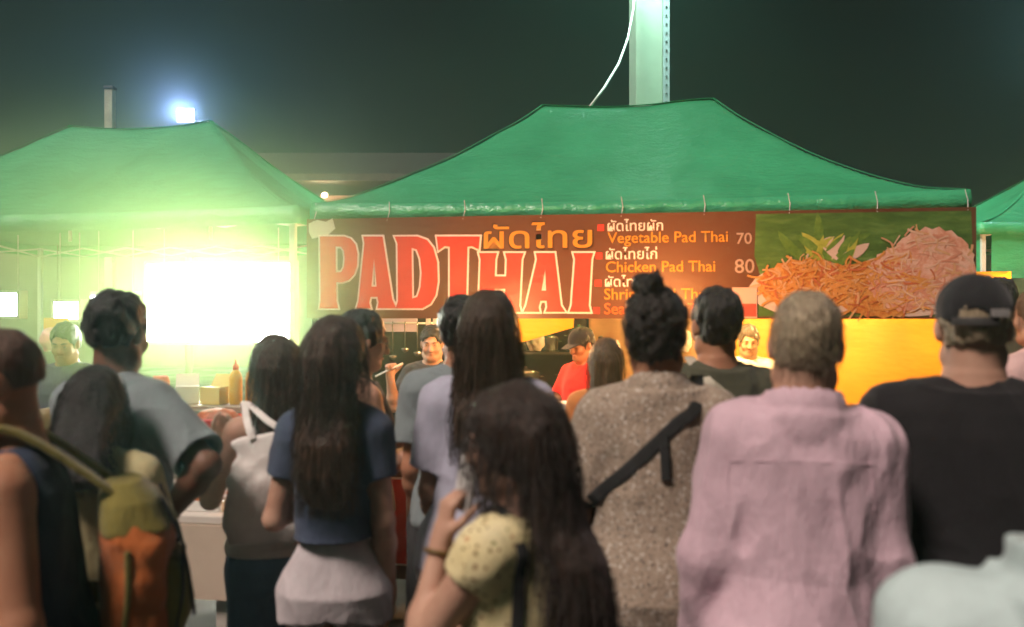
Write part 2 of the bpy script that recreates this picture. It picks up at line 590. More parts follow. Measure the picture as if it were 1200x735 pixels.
        link(top.get('name', 't_shirt'), Fs.mesh('top'), top['mat'], body)
    # ---- bottom
    if bottom:
        hem = bottom.get('hem', .06) * s; e = bottom.get('ease', .016)
        up = bottom.get('up', 1.02) * s
        lo2 = [v for v in lo]; hi2 = [v for v in hi]; lo2[2] = hem - .06; hi2[2] = up + .06
        lo2[0], hi2[0] = -.30, .30; lo2[1], hi2[1] = -.26, .26
        Fb = Field(lo2, hi2, max(h, .006))
        lv = [(z, cx, cy, rx + e, ry + e) for z, cx, cy, rx, ry in tl if z < up and z > hem + .003]
        lv.append((up, 0, 0, np.interp(up, [r[0] for r in tl], [r[3] for r in tl]) + e, np.interp(up, [r[0] for r in tl], [r[4] for r in tl]) + e))
        Fb.loft(lv, .02, None, pw=2.3)
        if bottom.get('skirt'):
            q = bottom['skirt']
            Fb.loft([(hem, 0, 0, .19 * s + q, .14 * s + q), (.9 * s, 0, -.005, .18 * s, .13 * s)], .03)
        else:
            for sd in (-1, 1):
                kn = Vector((sd * (lx + .006), .012 * s, .49 * s)); an = Vector((sd * (lx + .012), -.02 * s, .06 * s))
                t0 = .092 * s * (wide + 1) / 2 + e
                if hem > .5 * s:
                    tt = (.88 * s - hem) / (.39 * s)
                    Fb.cone((sd * lx, 0, .88 * s), Vector((sd * lx, 0, .88 * s)).lerp(kn, tt), t0, t0 + bottom.get('flare', 0) - .03 * tt, .03, flat=True)
                    if tt > .5: Fb.cone(Vector((sd * lx, 0, .88 * s)).lerp(kn, tt - .1), Vector((sd * lx, 0, .88 * s)).lerp(kn, tt + .1), t0 - .03 * tt - .008 + bottom.get('flare', 0), t0 - .03 * tt - .008 + bottom.get('flare', 0), 0, 'sub')
                else:
                    Fb.cone((sd * lx, 0, .88 * s), kn, t0, .060 * s + e + bottom.get('flare', 0), .03)
                    Fb.cone(kn, an, .060 * s + e + bottom.get('flare', 0), .046 * s + e + bottom.get('flare', 0) * 1.3, .02, flat=True)
        if bottom.get('notch'):
            Fb.cone((0, -.3, hem - .012), (0, .3, hem - .012), .036, .036, .012, 'sub', sq=((1, 0, 0), 1.7))
        Fb.wrinkle(folds(.006, 1.2))
        link(bottom.get('name', 'trousers'), Fb.mesh('bottom'), bottom['mat'], body)
    # ---- shoes
    for sd in (-1, 1):
        an = Vector((sd * (lx + .012), -.02 * s, .085 * s))
        Fq = Field((an.x - .08, an.y - .1, 0), (an.x + .08, an.y + .2, .13), .007)
        Fq.cone(an + Vector((0, -.025 * s, -.035 * s)), an + Vector((sd * .012, .135 * s, -.045 * s)), .048 * s, .042 * s, .03)
        Fq.cone(an, an + Vector((0, 0, -.03)), .046, .048, .02)
        Fq.plane((0, 0, .0), (0, 0, -1)); Fq.plane((0, 0, .105), (0, 0, 1))
        link('shoe', Fq.mesh('shoe'), SHOE, body)
    if eyes:
        for sd in (-1, 1):
            bm = bmesh.new()
            bmesh.ops.create_uvsphere(bm, u_segments=16, v_segments=10, radius=.0118 * s)
            o = bmobj('eye', bm, EYEW, body, True); o.location = hd(sd * .031, .0835, .141)
            bm = bmesh.new()
            bmesh.ops.create_uvsphere(bm, u_segments=12, v_segments=8, radius=.0062 * s)
            o2 = bmobj('iris', bm, plain('iris_dark', (.02, .012, .008), .15, bs=0), o, True); o2.location = Hm @ Vector((0, .0076, 0)) * s
            bm = bmesh.new()
            add_tube(bm, [hd(sd * .014, .1005, .160), hd(sd * .030, .1015, .1655), hd(sd * .048, .090, .161)], [.0035, .004, .002], 6)
            bmobj('eyebrow', bm, HR_BLACK, body, True)
        bm = bmesh.new()
        add_tube(bm, [hd(-.022, .094, .0725), hd(-.008, .1025, .0755), hd(.008, .1025, .0755), hd(.022, .094, .0725)], [.0015, .0042, .0042, .0015], 8)
        bmobj('lips', bm, LIP, body, True)
    # ---- hair
    if hair:
        kind = hair['kind']; hm = hair.get('mat', HR_BLACK)
        hh = hair.get('h', min(h, .006))
        ln = hair.get('len', 1.2)
        top_p = [hd(.16, .17, .32), hd(-.16, -.18, .32), hd(.16, -.18, 0), hd(-.16, .17, 0), hd(.16, .17, 0), hd(-.16, -.18, 0)]
        lo2 = [min(p[i] for p in top_p) - .03 for i in range(3)]; hi2 = [max(p[i] for p in top_p) + .03 for i in range(3)]
        if kind == 'long':
            lo2[2] = min(lo2[2], ln * s - .05); lo2[1] -= .14; lo2[0] -= .08; hi2[0] += .08
        Fh = Field(lo2, hi2, hh)
        vol = hair.get('vol', .012)
        shortk = kind in ('short', 'bun', 'pony')
        nape = hair.get('nape', .075)
        if shortk:
            Fh.ell(hd(0, -.012, .172), Vector((.0765 + vol * .8, .098 + vol, .090 + vol)) * s, .01, Hm)
            Fh.ell(hd(0, -.021, .120), Vector((.0700 + vol * .1, .075 + vol * .2, .082)) * s, .03, Hm)
        else:
            Fh.ell(hd(0, -.010, .168), Vector((.077 + vol, .098 + vol, .091 + vol)) * s, .01, Hm)
            Fh.ell(hd(0, -.030, .115), Vector((.072 + vol * .8, .078 + vol * .8, .085)) * s, .02, Hm)
        if kind in ('short', 'bun'):
            Fh.plane(hd(0, -.06, nape), Hm @ Vector((0, -.10, -1)), .012)
            Fh.ell(hd(0, .105, .10), Vector((.088, .10, .105)) * s, .012, Hm, 'sub')
            for sd in (-1, 1):
                Fh.ell(hd(sd * .096, .008, .112), Vector((.034, .038, .048)) * s, .012, Hm, 'sub')
        if kind == 'bun':
            Fh.ell(hd(*hair.get('bun', (0, -.05, .268))), Vector((.050, .050, .042)) * s, .012, Hm)
        if kind in ('long', 'pony'):
            Fh.ell(hd(0, .108, .095), Vector((.066, .095, .105)) * s, .012, Hm, 'sub')
        if kind == 'pony':
            Fh.plane(hd(0, -.06, nape), Hm @ Vector((0, -.1, -1)), .012)
            Fh.cone(hd(0, -.10, .16), hd(0, -.15, .12), .03 * s, .034 * s, .01)
            Fh.cone(hd(0, -.15, .12), hd(0, -.14, -.05), .036 * s, .018 * s, .02)
        if kind == 'long':
            hx = hair.get('w', .115); sx = hair.get('sx', 0.0); by = hair.get('by', 0.0)
            c1 = hd(0, -.035, .14)
            c0 = hd(0, -.025, .215); c2 = hd(0, -.03, .185)
            lev = [(c0.z, c0.x, c0.y, .035 * s, .04 * s), (c2.z, c2.x, c2.y, (.064 + vol * .7) * s, .078 * s), (c1.z, c1.x, c1.y, (.077 + vol) * s, .088 * s), (1.545 * s, c1.x * .8 + sx * .3, -.060 * s + c1.y * .4, hx * .92 * s, .066 * s),
                   (1.46 * s, sx * .6, -.085 * s + by * .5, hx * s, .060 * s), (1.38 * s, sx * .9, (-.128 - .1 * math.sin(R(lean)) * 0) * s * (deep + .6) / 1.6 + by, hx * 1.02 * s, .042 * s),
                   (1.28 * s, sx, -.146 * s + by, hx * .98 * s, .036 * s), ((ln + .03) * s, sx * 1.05, -.138 * s + by, hx * .80 * s, .026 * s), (ln * s, sx * 1.05, -.136 * s + by, hx * .55 * s, .014 * s)]
            lev = [r for r in lev if r[0] >= ln * s - .001]
            Fh.loft(lev, .03, pw=2.2)
            Fh.ell(hd(0, .125, .085), Vector((.060, .10, .11)) * s, .01, Hm, 'sub')
        wv = hair.get('wave', 0.0)
        if kind == 'curl' or hair.get('curly'):
            def fn(P):
                return -(vnoise(P * 34 + off) * .011 + vnoise(P * 75 + off) * .007 + vnoise(P * 14) * .008)
        elif shortk:
            def fn(P):
                Q = P + off
                return -(vnoise(Q * np.array([75, 75, 45], np.float32)) * .0065 * hair.get('amp', 1) + vnoise(Q * np.array([30, 30, 20], np.float32)) * .008 * hair.get('amp', 1))
        else:
            fr = hair.get('fine', 85)
            def fn(P):
                Q = P.copy()
                Q[:, 0] += wv * np.sin(P[:, 2] * 34 + 5 * vnoise(P * 7 + off)); Q[:, 1] += wv * np.cos(P[:, 2] * 31 + 4 * vnoise(P * 6 + off))
                return -(vnoise(Q * np.array([fr, fr, 5], np.float32) + off) * .0032 + vnoise(Q * np.array([26, 26, 3.5], np.float32) + off) * .008 * hair.get('lock', 1))
        Fh.wrinkle(fn)
        me = Fh.mesh('hair')
        nstr = hair.get('strands', 0)
        if nstr:
            n = len(me.vertices); V = np.empty(n * 3, np.float32); me.vertices.foreach_get('co', V); V = V.reshape(-1, 3)
            N = np.empty(n * 3, np.float32); me.vertices.foreach_get('normal', N); N = N.reshape(-1, 3)
            r2 = np.random.default_rng(seed + 5)
            fq = np.empty(len(me.polygons) * 4, np.int32); me.loops.foreach_get('vertex_index', fq)
            VV = [V]; QQ = [fq.reshape(-1, 4)]; base = n
            c0 = V.mean(0)
            for q in r2.choice(n, nstr, replace=False):
                p = V[q].copy(); nn = N[q].copy()
                L = min(r2.uniform(.08, .22), max(.03, p[2] - ln * s + .02)) if kind == 'long' else r2.uniform(.012, .03)
                m_ = 6; ph = r2.uniform(0, 6.3); am = r2.uniform(.002, .010) + wv * .4
                pts = []
                for t in np.linspace(0, 1, m_):
                    if kind == 'long':
                        d = np.array((0, 0, -L * t))
                        o_ = nn * (.002 + .020 * math.sin(t * 2.4) * r2.uniform(.2, 1.2))
                        o_[2] *= .3
                    else:
                        d = nn * L * t * .5 + np.array((0, 0, -L * t * .5)); o_ = nn * .001
                    pts.append(p + d + o_ + np.array((math.sin(t * 5 + ph), math.cos(t * 4 + ph), 0)) * am * t)
                w = .0011
                ring = []
                for i, pp in enumerate(pts):
                    ww = w * (1 - .7 * i / (m_ - 1))
                    for k in range(3):
                        ring.append(pp + np.array((math.cos(k * 2.09) * ww, math.sin(k * 2.09) * ww, 0)))
                VV.append(np.array(ring, np.float32))
                qs = [[base + i * 3 + k, base + i * 3 + (k + 1) % 3, base + i * 3 + 3 + (k + 1) % 3, base + i * 3 + 3 + k] for i in range(m_ - 1) for k in range(3)]
                QQ.append(np.array(qs, np.int32)); base += m_ * 3
            me = npmesh('hair', np.concatenate(VV), np.concatenate(QQ))
        link('hair', me, hm, body)
    info = dict(o=body, A=A, hd=hd, tp=tp, s=s, Hm=Hm, T=T, tl=tl, M=Matrix.Translation((x, Y, 0)) @ Matrix.Rotation(R(rz), 4, 'Z'))
    return info


def band(name, pts, nrm, width, thick, mat, parent=None):
    """a flat strap through pts; nrm gives the outward side at each point"""
    bm = bmesh.new(); rings = []
    P = [Vector(p) for p in pts]; N = [Vector(n).normalized() for n in nrm]
    # smooth (Catmull-Rom)
    PP, NN = [], []
    for i in range(len(P) - 1):
        p0, p1, p2, p3 = P[max(i - 1, 0)], P[i], P[i + 1], P[min(i + 2, len(P) - 1)]
        for j in range(6):
            t = j / 6
            PP.append(.5 * ((2 * p1) + (p2 - p0) * t + (2 * p0 - 5 * p1 + 4 * p2 - p3) * t * t + (3 * p1 - p0 - 3 * p2 + p3) * t ** 3))
            NN.append(N[i].lerp(N[i + 1], t).normalized())
    PP.append(P[-1]); NN.append(N[-1])
    for i, p in enumerate(PP):
        t = (PP[min(i + 1, len(PP) - 1)] - PP[max(i - 1, 0)]).normalized()
        sd = t.cross(NN[i]).normalized()
        rings.append([bm.verts.new(p + sd * a * width / 2 + NN[i] * b * thick) for a, b in ((-1, 0), (1, 0), (1, 1), (.6, 1.35), (-.6, 1.35), (-1, 1))])
    for i in range(len(rings) - 1):
        for k in range(6):
            bm.faces.new((rings[i][k], rings[i][(k + 1) % 6], rings[i + 1][(k + 1) % 6], rings[i + 1][k]))
    bm.faces.new(rings[0][::-1]); bm.faces.new(rings[-1])
    return bmobj(name, bm, mat, parent, False)
# ------------------------------------------------------------------ the setting
from mathutils.geometry import tessellate_polygon
from mathutils.bvhtree import BVHTree

TC = Vector((.75, 5.85, 0)); TRZ = math.atan2(-.70, 4.41)
UX = Vector((math.cos(TRZ), math.sin(TRZ), 0)); VX = Vector((-math.sin(TRZ), math.cos(TRZ), 0))


def loc2w(a, b, z=0.0): return TC + UX * a + VX * b + Vector((0, 0, z))


def px2loc(px, py, b=0.0):
    """where a sight line meets the upright plane at depth b of the stall: (along, height)"""
    C = TC + VX * b
    dx = (px - CX) / FPX
    t = (C.x * VX.x + C.y * VX.y) / (dx * VX.x + VX.y)
    return (t * dx - C.x) * UX.x + (t - C.y) * UX.y, CAMZ - (py - CY) / FPX * t


# ---- ground
def ground():
    m, nt, b, out = nodemat('asphalt')
    v = coords(nt, 1.0)
    n = noise(nt, v, 1.2, 6, .6)
    nt.links.new(ramp(nt, n, [(.3, (.028, .027, .026)), (.55, (.05, .048, .046)), (.75, (.075, .07, .066))]), b.inputs['Base Color'])
    nt.links.new(ramp(nt, noise(nt, v, .8, 3), [(.4, (.35,) * 3), (.6, (.85,) * 3)]), b.inputs['Roughness'])
    bump(nt, b, noise(nt, v, 90, 4), .5, .01)
    bm = bmesh.new(); bmesh.ops.create_grid(bm, x_segments=40, y_segments=40, size=1)
    bmesh.ops.scale(bm, vec=(30, 23, 1), verts=bm.verts); bmesh.ops.translate(bm, vec=(0, 17, 0), verts=bm.verts)
    tag(bmobj('ground', bm, m), kind='structure')


ground()

# ---- tent canvas
def canvas_mat(name, c, tr=.25, rough=.26, wr=.32):
    m, nt, b, out = nodemat(name)
    v = coords(nt, 1.0)
    nt.links.new(ramp(nt, noise(nt, v, 2.2, 5, .6), [(.3, var(c, .88)), (.7, var(c, 1.1))]), b.inputs['Base Color'])
    b.inputs['Roughness'].default_value = rough
    b.inputs['Specular IOR Level'].default_value = .45
    v2 = coords(nt, (1.6, 3.2, 3.2))
    n1 = noise(nt, v2, 2.2, 5, .62)
    n2 = noise(nt, coords(nt, (1.2, 2.6, 2.6)), 7.5, 3, .6)
    rd = nt.nodes.new('ShaderNodeMath'); rd.operation = 'PINGPONG'; rd.inputs[1].default_value = .12; nt.links.new(n2, rd.inputs[0])
    ad = nt.nodes.new('ShaderNodeMath'); ad.operation = 'MULTIPLY_ADD'; ad.inputs[1].default_value = .55
    nt.links.new(rd.outputs[0], ad.inputs[0]); nt.links.new(n1, ad.inputs[2])
    bump(nt, b, ad.outputs[0], wr, .10)
    t = nt.nodes.new('ShaderNodeBsdfTranslucent'); t.inputs['Color'].default_value = (*c, 1)
    mx = nt.nodes.new('ShaderNodeMixShader'); mx.inputs[0].default_value = tr
    nt.links.new(b.outputs[0], mx.inputs[1]); nt.links.new(t.outputs[0], mx.inputs[2]); nt.links.new(mx.outputs[0], out.inputs['Surface'])
    return m


GREEN = canvas_mat('green_canvas', (.06, .42, .20), tr=.12)
STEEL = plain('pale_steel', (.55, .56, .55), .45, .08, 8, .1, 60, .0)
DARKST = plain('dark_steel', (.06, .06, .062), .5, .1)


def tent(label, a, b, wid=4.46, dep=3.0, eave=2.50, peak=3.52, rz=TRZ, pl=1.35, pr=1.95, ridge=.73, sag=.05, leg_r=.02, val=.13, seed=0, base=None):
    o = empty('market_tent', base if base is not None else loc2w(a, b), rz)
    tag(o, label, 'market tent', 'green pop-up market tents')
    hw = wid / 2; nx, ny = 96, 64
    def zf(x, y):
        qx = min((hw - abs(x)) / (hw - ridge), 1.0); qy = min(y, dep - y) / (dep / 2)
        q = max(0, min(qx, qy))
        mixx = (x / hw + 1) / 2
        p = pl * (1 - mixx) + pr * mixx
        if qy < qx: p = p * .5 + .62
        else:
            wgt = min(1, (qy - qx) * 3)
            p = (p * .5 + .62) * (1 - wgt) + p * wgt
        z = eave + (peak - eave) * q ** p
        if abs(x) < ridge: z -= .055 * q * (1 - (x / ridge) ** 2)      # dip between the two peaks
        e = 1 - q
        z -= sag * e ** 3 * (1 - (x / hw) ** 2) * .6
        an = math.atan2(y - dep / 2, abs(x) - ridge * .6)
        nn = vnoise(np.array([[x * 2.3 + seed, y * 2.1, .4], [x * 6 + seed, y * 5, 3.1], [an * 5 + seed, q * 1.2, 7.7]], np.float32))
        return z + (.022 * nn[0] + .007 * nn[1]) * min(1, q * 4) + .020 * nn[2] * q * (1 - q) * 3
    V, Fq = [], []
    for j in range(ny + 1):
        for i in range(nx + 1):
            x, y = -hw + wid * i / nx, dep * j / ny
            V.append((x, y, zf(x, y)))
    W1 = nx + 1
    for j in range(ny):
        for i in range(nx):
            Fq.append((j * W1 + i, j * W1 + i + 1, (j + 1) * W1 + i + 1, (j + 1) * W1 + i))
    c = link('canopy', npmesh('canopy', V, Fq), GREEN, o)
    sm = c.modifiers.new('thick', 'SOLIDIFY'); sm.thickness = .004; sm.offset = -1
    for cx_, cy_ in ((-hw, 0), (hw, 0), (hw, dep), (-hw, dep)):
        sx = 1 if cx_ > 0 else -1
        pts = []
        for t in np.linspace(.01, 1, 9):
            x, y = cx_ + (sx * ridge - cx_) * t, cy_ + (dep / 2 - cy_) * t
            pts.append((x, y, zf(x, y) + .004))
        band('hip_seam', pts, [(sx * .35, (-.35 if cy_ == 0 else .35), 1)] * len(pts), .035, .003, GREEN, o)
    pts = [(x, dep / 2, zf(x, dep / 2) + .004) for x in np.linspace(-ridge, ridge, 7)]
    band('ridge_seam', pts, [(0, 0, 1)] * 7, .035, .003, GREEN, o)
    # valance: the hanging skirt round the eaves
    ring = [V[i] for i in range(W1)] + [V[j * W1 + nx] for j in range(1, ny + 1)] + [V[ny * W1 + i] for i in range(nx - 1, -1, -1)] + [V[j * W1] for j in range(ny - 1, 0, -1)]
    VV, FF = [], []
    n = len(ring)
    for k, (x, y, z) in enumerate(ring):
        w = .006 * math.sin(k * .9) + .004 * math.sin(k * 2.3 + seed)
        nxv = 0 if 0 < y < dep else (-1 if y <= 0 else 1)
        nyv = 0
        sx = 1 if x >= hw - .01 else (-1 if x <= -hw + .01 else 0)
        VV += [(x * 1.001, y, z + .002), (x + sx * (.012 + w), y + nxv * (.012 + w), z - val * .5), (x + sx * (.010 + w), y + nxv * (.010 + w), z - val)]
    for k in range(n):
        k2 = (k + 1) % n
        for r in (0, 1):
            FF.append((k * 3 + r, k * 3 + r + 1, k2 * 3 + r + 1, k2 * 3 + r))
    v = link('valance', npmesh('valance', VV, FF), GREEN, o)
    sm = v.modifiers.new('thick', 'SOLIDIFY'); sm.thickness = .003; sm.offset = 0
    for sx in (-1, 1):
        for y in (.05, dep - .05):
            bm = bmesh.new()
            add_box(bm, (sx * (hw - .05), y, eave * .5 + .18), (.045, .045, eave - .44), bev=.004)
            add_box(bm, (sx * (hw - .05), y, .38), (.036, .036, .70))
            add_box(bm, (sx * (hw - .05), y, .012), (.10, .10, .024), bev=.004)
            bmobj('leg', bm, STEEL, o)
    for y in (.05, dep - .05):
        bm = bmesh.new()
        for za, zb in ((eave - .05, eave - .14), (eave - .14, eave - .05)):
            add_tube(bm, [(-hw + .06 + k * (wid - .12) / 8, y + (.004 if za > zb else -.004), za if k % 2 == 0 else zb) for k in range(9)], .011, 6)
        bmobj('scissor_truss', bm, STEEL, o)
    for x in (-hw + .05, hw - .05):
        bm = bmesh.new()
        for za, zb in ((eave - .05, eave - .14), (eave - .14, eave - .05)):
            add_tube(bm, [(x + (.004 if za > zb else -.004), .05 + k * (dep - .1) / 4, za if k % 2 == 0 else zb) for k in range(5)], .011, 6)
        bmobj('scissor_truss', bm, STEEL, o)
    for sx in (-1, 1):
        bm = bmesh.new(); add_tube(bm, [(sx * ridge, dep / 2, eave - .1), (sx * ridge, dep / 2, peak - .03)], .016, 6); bmobj('peak_pole', bm, STEEL, o)
    return o


main_tent = tent('green tent with two peaks above the brown pad thai banner', 0, 0)
left_tent = tent('green tent washed out by the glare of the white light box below it', -4.62, .1, seed=5, pr=1.5)
right_tent = tent('green tent at the right edge, partly behind the capped man', 0, 0, base=Vector((7.25, 9.0, 0)), rz=R(-4), seed=9, eave=2.68)
bm = bmesh.new()
for k in range(24):
    pass
add_box(bm, (-2.19, 1.5, 2.30), (.012, 2.9, .55)); add_box(bm, (0, .03, 2.32), (4.2, .012, .48))
bmobj('side_curtain', bm, GREEN, right_tent)

# ---- banners
def print_mat(name, c, rough=.42, wr=.25):
    if name in MATS: return MATS[name]
    m, nt, b, out = nodemat(name)
    v = coords(nt, 1.0)
    nt.links.new(ramp(nt, noise(nt, v, 3, 4), [(.3, var(c, .92)), (.7, var(c, 1.08))]), b.inputs['Base Color'])
    b.inputs['Roughness'].default_value = rough
    b.inputs['Specular IOR Level'].default_value = .35
    bump(nt, b, noise(nt, coords(nt, (1.2, 1, 3.0)), 1.6, 3, .5), wr, .06)
    MATS[name] = m
    return m


BROWN = print_mat('banner_brown', (.125, .046, .023))
RED = print_mat('banner_red', (.62, .048, .034))
WHITE = print_mat('banner_white', (.78, .66, .60))
GOLD = print_mat('banner_gold', (.58, .24, .025))
DKBR = print_mat('banner_dark', (.045, .016, .008))

Z3 = lambda x, y: (340 + x / 3.0, 220 + y / 3.0)
LET = {
    'P': ([(106, 172), (190, 172), (214, 180), (231, 200), (238, 232), (236, 275), (226, 305), (208, 324), (186, 332), (163, 333), (164, 398), (170, 424), (104, 424), (108, 398)],
          [(161, 207), (180, 208), (190, 222), (193, 250), (190, 280), (181, 297), (162, 298)]),
    'A': ([(234, 424), (242, 398), (262, 196), (258, 172), (326, 172), (360, 392), (374, 424), (308, 424), (312, 404), (308, 384), (284, 384), (279, 404), (284, 424)],
          [(287, 348), (305, 348), (296, 250)]),
    'D': ([(368, 172), (448, 172), (482, 184), (504, 212), (518, 262), (520, 330), (512, 378), (494, 408), (466, 424), (372, 424), (380, 398), (378, 196)],
          [(428, 212), (446, 218), (458, 250), (463, 300), (459, 350), (448, 384), (430, 390)]),
    'T': ([(516, 172), (668, 172), (664, 218), (640, 206), (624, 208), (620, 388), (628, 412), (552, 412), (562, 388), (562, 208), (544, 206), (522, 222)], None),
    'H': ([(664, 230), (728, 230), (722, 252), (720, 312), (760, 312), (762, 252), (756, 230), (822, 230), (814, 252), (806, 414), (812, 437), (746, 437), (754, 414), (757, 356), (719, 356), (718, 414), (724, 437), (656, 437), (664, 414), (670, 252)], None),
    'A2': ([(820, 437), (830, 416), (868, 252), (864, 230), (930, 230), (952, 414), (968, 437), (898, 437), (904, 420), (902, 398), (880, 398), (874, 420), (878, 437)],
           [(884, 362), (900, 362), (897, 288)]),
    'I': ([(996, 230), (1066, 230), (1059, 252), (1050, 414), (1056, 437), (982, 437), (990, 414), (1002, 252)], None),
}


def letters(parent, conv, off, w):
    """red capitals with a white edge; conv turns drawing units into (along, height)"""
    for key, (outer, hole) in LET.items():
        polys = [[conv(*p) for p in q] for q in (outer, hole) if q]
        flat = [Vector((a, -off - .003, z)) for q in polys for a, z in q]
        tri = tessellate_polygon([[Vector((a, z, 0)) for a, z in q] for q in polys])
        # white edging
        bm = bmesh.new()
        for q in polys:
            n = len(q)
            rin, rout = [], []
            P = [Vector(p) for p in q]
            for i in range(n):
                d0 = (P[i] - P[i - 1]).normalized(); d1 = (P[(i + 1) % n] - P[i]).normalized()
                n0 = Vector((d0.y, -d0.x)); n1 = Vector((d1.y, -d1.x))
                m = (n0 + n1)
                m = m.normalized() if m.length > 1e-4 else n0
                f = min(1.6, 1 / max(.4, m.dot(n0)))
                rin.append(bm.verts.new((P[i].x - m.x * w * f * .5, -off, P[i].y - m.y * w * f * .5)))
                rout.append(bm.verts.new((P[i].x + m.x * w * f, -off, P[i].y + m.y * w * f)))
                # fall on both sides whichever way the outline runs
            rin2 = []
            for i in range(n):
                d0 = (P[i] - P[i - 1]).normalized(); d1 = (P[(i + 1) % n] - P[i]).normalized()
                m = Vector((d0.y + d1.y, -d0.x - d1.x)); m = m.normalized() if m.length > 1e-4 else Vector((d0.y, -d0.x))
                f = min(1.6, 1 / max(.4, m.dot(Vector((d0.y, -d0.x)))))
                rin[i].co = (P[i].x - m.x * w * f, -off, P[i].y - m.y * w * f)
            for i in range(n):
                bm.faces.new((rin[i], rin[(i + 1) % n], rout[(i + 1) % n], rout[i]))
        wl = bmobj('letter_edge', bm, WHITE, parent)
        me = npmesh('letter', [tuple(v) for v in flat], [tuple(t) for t in tri])
        link('letter', me, RED, wl, False)


def text(name, body, mat, parent, a, z, off, size=None, width=None, bold=0.0, shear=0.0, height=None):
    c = bpy.data.curves.new(name, 'FONT'); c.body = body; c.size = 1; c.offset = bold; c.shear = shear; c.fill_mode = 'FRONT'
    c.resolution_u = 3
    o = bpy.data.objects.new(name, c); COL.objects.link(o)
    dg = bpy.context.evaluated_depsgraph_get(); dg.update()
    me = bpy.data.meshes.new_from_object(o.evaluated_get(dg))
    bpy.data.objects.remove(o)
    V = np.array([v.co[:] for v in me.vertices], np.float32)
    mn, mx = V.min(0), V.max(0)
    sx = width / (mx[0] - mn[0]) if width else size
    sz = (height / (mx[1] - mn[1])) if height else (size if size else sx)
    for v in me.vertices:
        x, y = (v.co.x - mn[0]) * sx, (v.co.y - (mn[1] if height else 0)) * sz
        v.co = (a + x, -off, z + y)
    me.materials.clear()
    return link(name, me, mat, parent, False)


def sheet(a0, a1, z0, z1, y, nx=40, nz=12, amp=.006, seed=0, thick=.003, shape=None):
    V, Fq = [], []
    for j in range(nz + 1):
        for i in range(nx + 1):
            u, v = i / nx, j / nz
            a, z = a0 + (a1 - a0) * u, z0 + (z1 - z0) * v
            if shape: a, z = shape(u, v)
            V.append((a, y + amp * (math.sin(u * 9 + seed) * (1 - v) + .5 * math.sin(u * 23 + seed * 2 + v * 3)), z))
    for j in range(nz):
        for i in range(nx):
            Fq.append((j * (nx + 1) + i, j * (nx + 1) + i + 1, (j + 1) * (nx + 1) + i + 1, (j + 1) * (nx + 1) + i))
    return npmesh('sheet', V, Fq)


ban = empty('banner', loc2w(0, -.05), TRZ)
tag(ban, 'wide brown vinyl banner reading PAD THAI hung under the tent eave', 'banner')
bm = bmesh.new(); add_box(bm, (0, .008, 2.0), (4.50, .008, .72))
zt = 2.38; zb = 1.665
bm.free(); bm = bmesh.new(); add_box(bm, (0, .004, (zt + zb) / 2), (4.50, .008, zt - zb))
bmobj('vinyl', bm, BROWN, ban)
for k in range(9):
    a = -2.2 + k * .55
    bm = bmesh.new(); add_tube(bm, [(a, .0, zt - .02), (a + .01, .03, zt + .05), (a, .05, zt + .12)], .003, 6)
    bmobj('tie_cord', bm, STEEL, ban)
conv = lambda x, y: px2loc(*Z3(x, y), b=-.05)
letters(ban, conv, .004, .013)


def menu(px0, px1, py, s, mat, bold=.012, hpx=None):
    a0, z = px2loc(px0, py, -.05); a1, _ = px2loc(px1, py, -.05)
    kw = {}
    if hpx: kw['height'] = hpx * 5.7 / 1000
    text('lettering', s, mat, ban, a0, z, .005, width=a1 - a0, bold=bold, **kw)


a0, z0 = px2loc(567, 292, -.05); a1, _ = px2loc(694, 292, -.05)
text('lettering', 'ผัดไทย', DKBR, ban, a0 - .010, z0 - .012, .0045, width=a1 - a0 + .02, bold=.018, height=.20)
text('lettering', 'ผัดไทย', GOLD, ban, a0, z0, .006, width=a1 - a0, bold=.010, height=.18)
menu(712, 777, 271, 'ผัดไทยผัก', WHITE, .007); menu(712, 853, 285, 'Vegetable Pad Thai', GOLD, .007); menu(863, 881, 286, '70', print_mat('banner_price', (.42, .28, .22)), .007)
menu(710, 770, 304, 'ผัดไทยไก่', WHITE, .007); menu(710, 838, 319, 'Chicken Pad Thai', GOLD, .007); menu(861, 884, 320, '80', print_mat('banner_price', (.42, .28, .22)), .007)
menu(709, 771, 336, 'ผัดไทยกุ้ง', WHITE, .007); menu(708, 830, 351, 'Shrimp Pad Thai', GOLD, .007)
menu(708, 838, 368, 'Seafood Pad Thai', print_mat('banner_orange', (.62, .13, .03)), .007)
for px, py in ((704, 267), (702, 300), (701, 332), (699, 364)):
    a, z = px2loc(px, py, -.05)
    bm = bmesh.new(); add_box(bm, (a, -.003, z), (.045, .004, .045), bev=.0)
    bmobj('bullet', bm, RED, ban)


# the printed picture of the dish at the right end of the banner
def pic(px, py): return px2loc(px, py, -.05)


def poly_print(parent, name, pts, off, mat):
    P = [pic(*p) for p in pts]
    tri = tessellate_polygon([[Vector((a, z, 0)) for a, z in P]])
    return link(name, npmesh(name, [(a, -off, z) for a, z in P], [tuple(t) for t in tri]), mat, parent, False)


def print_tex(name, stops, sc, stretch=(1, 1, 1), det=6):
    m, nt, b, out = nodemat(name)
    nt.links.new(ramp(nt, noise(nt, coords(nt, stretch), sc, det, .65), stops), b.inputs['Base Color'])
    b.inputs['Roughness'].default_value = .42
    bump(nt, b, noise(nt, coords(nt, (1.2, 1, 3.0)), 1.6, 3, .5), .25, .06)
    return m


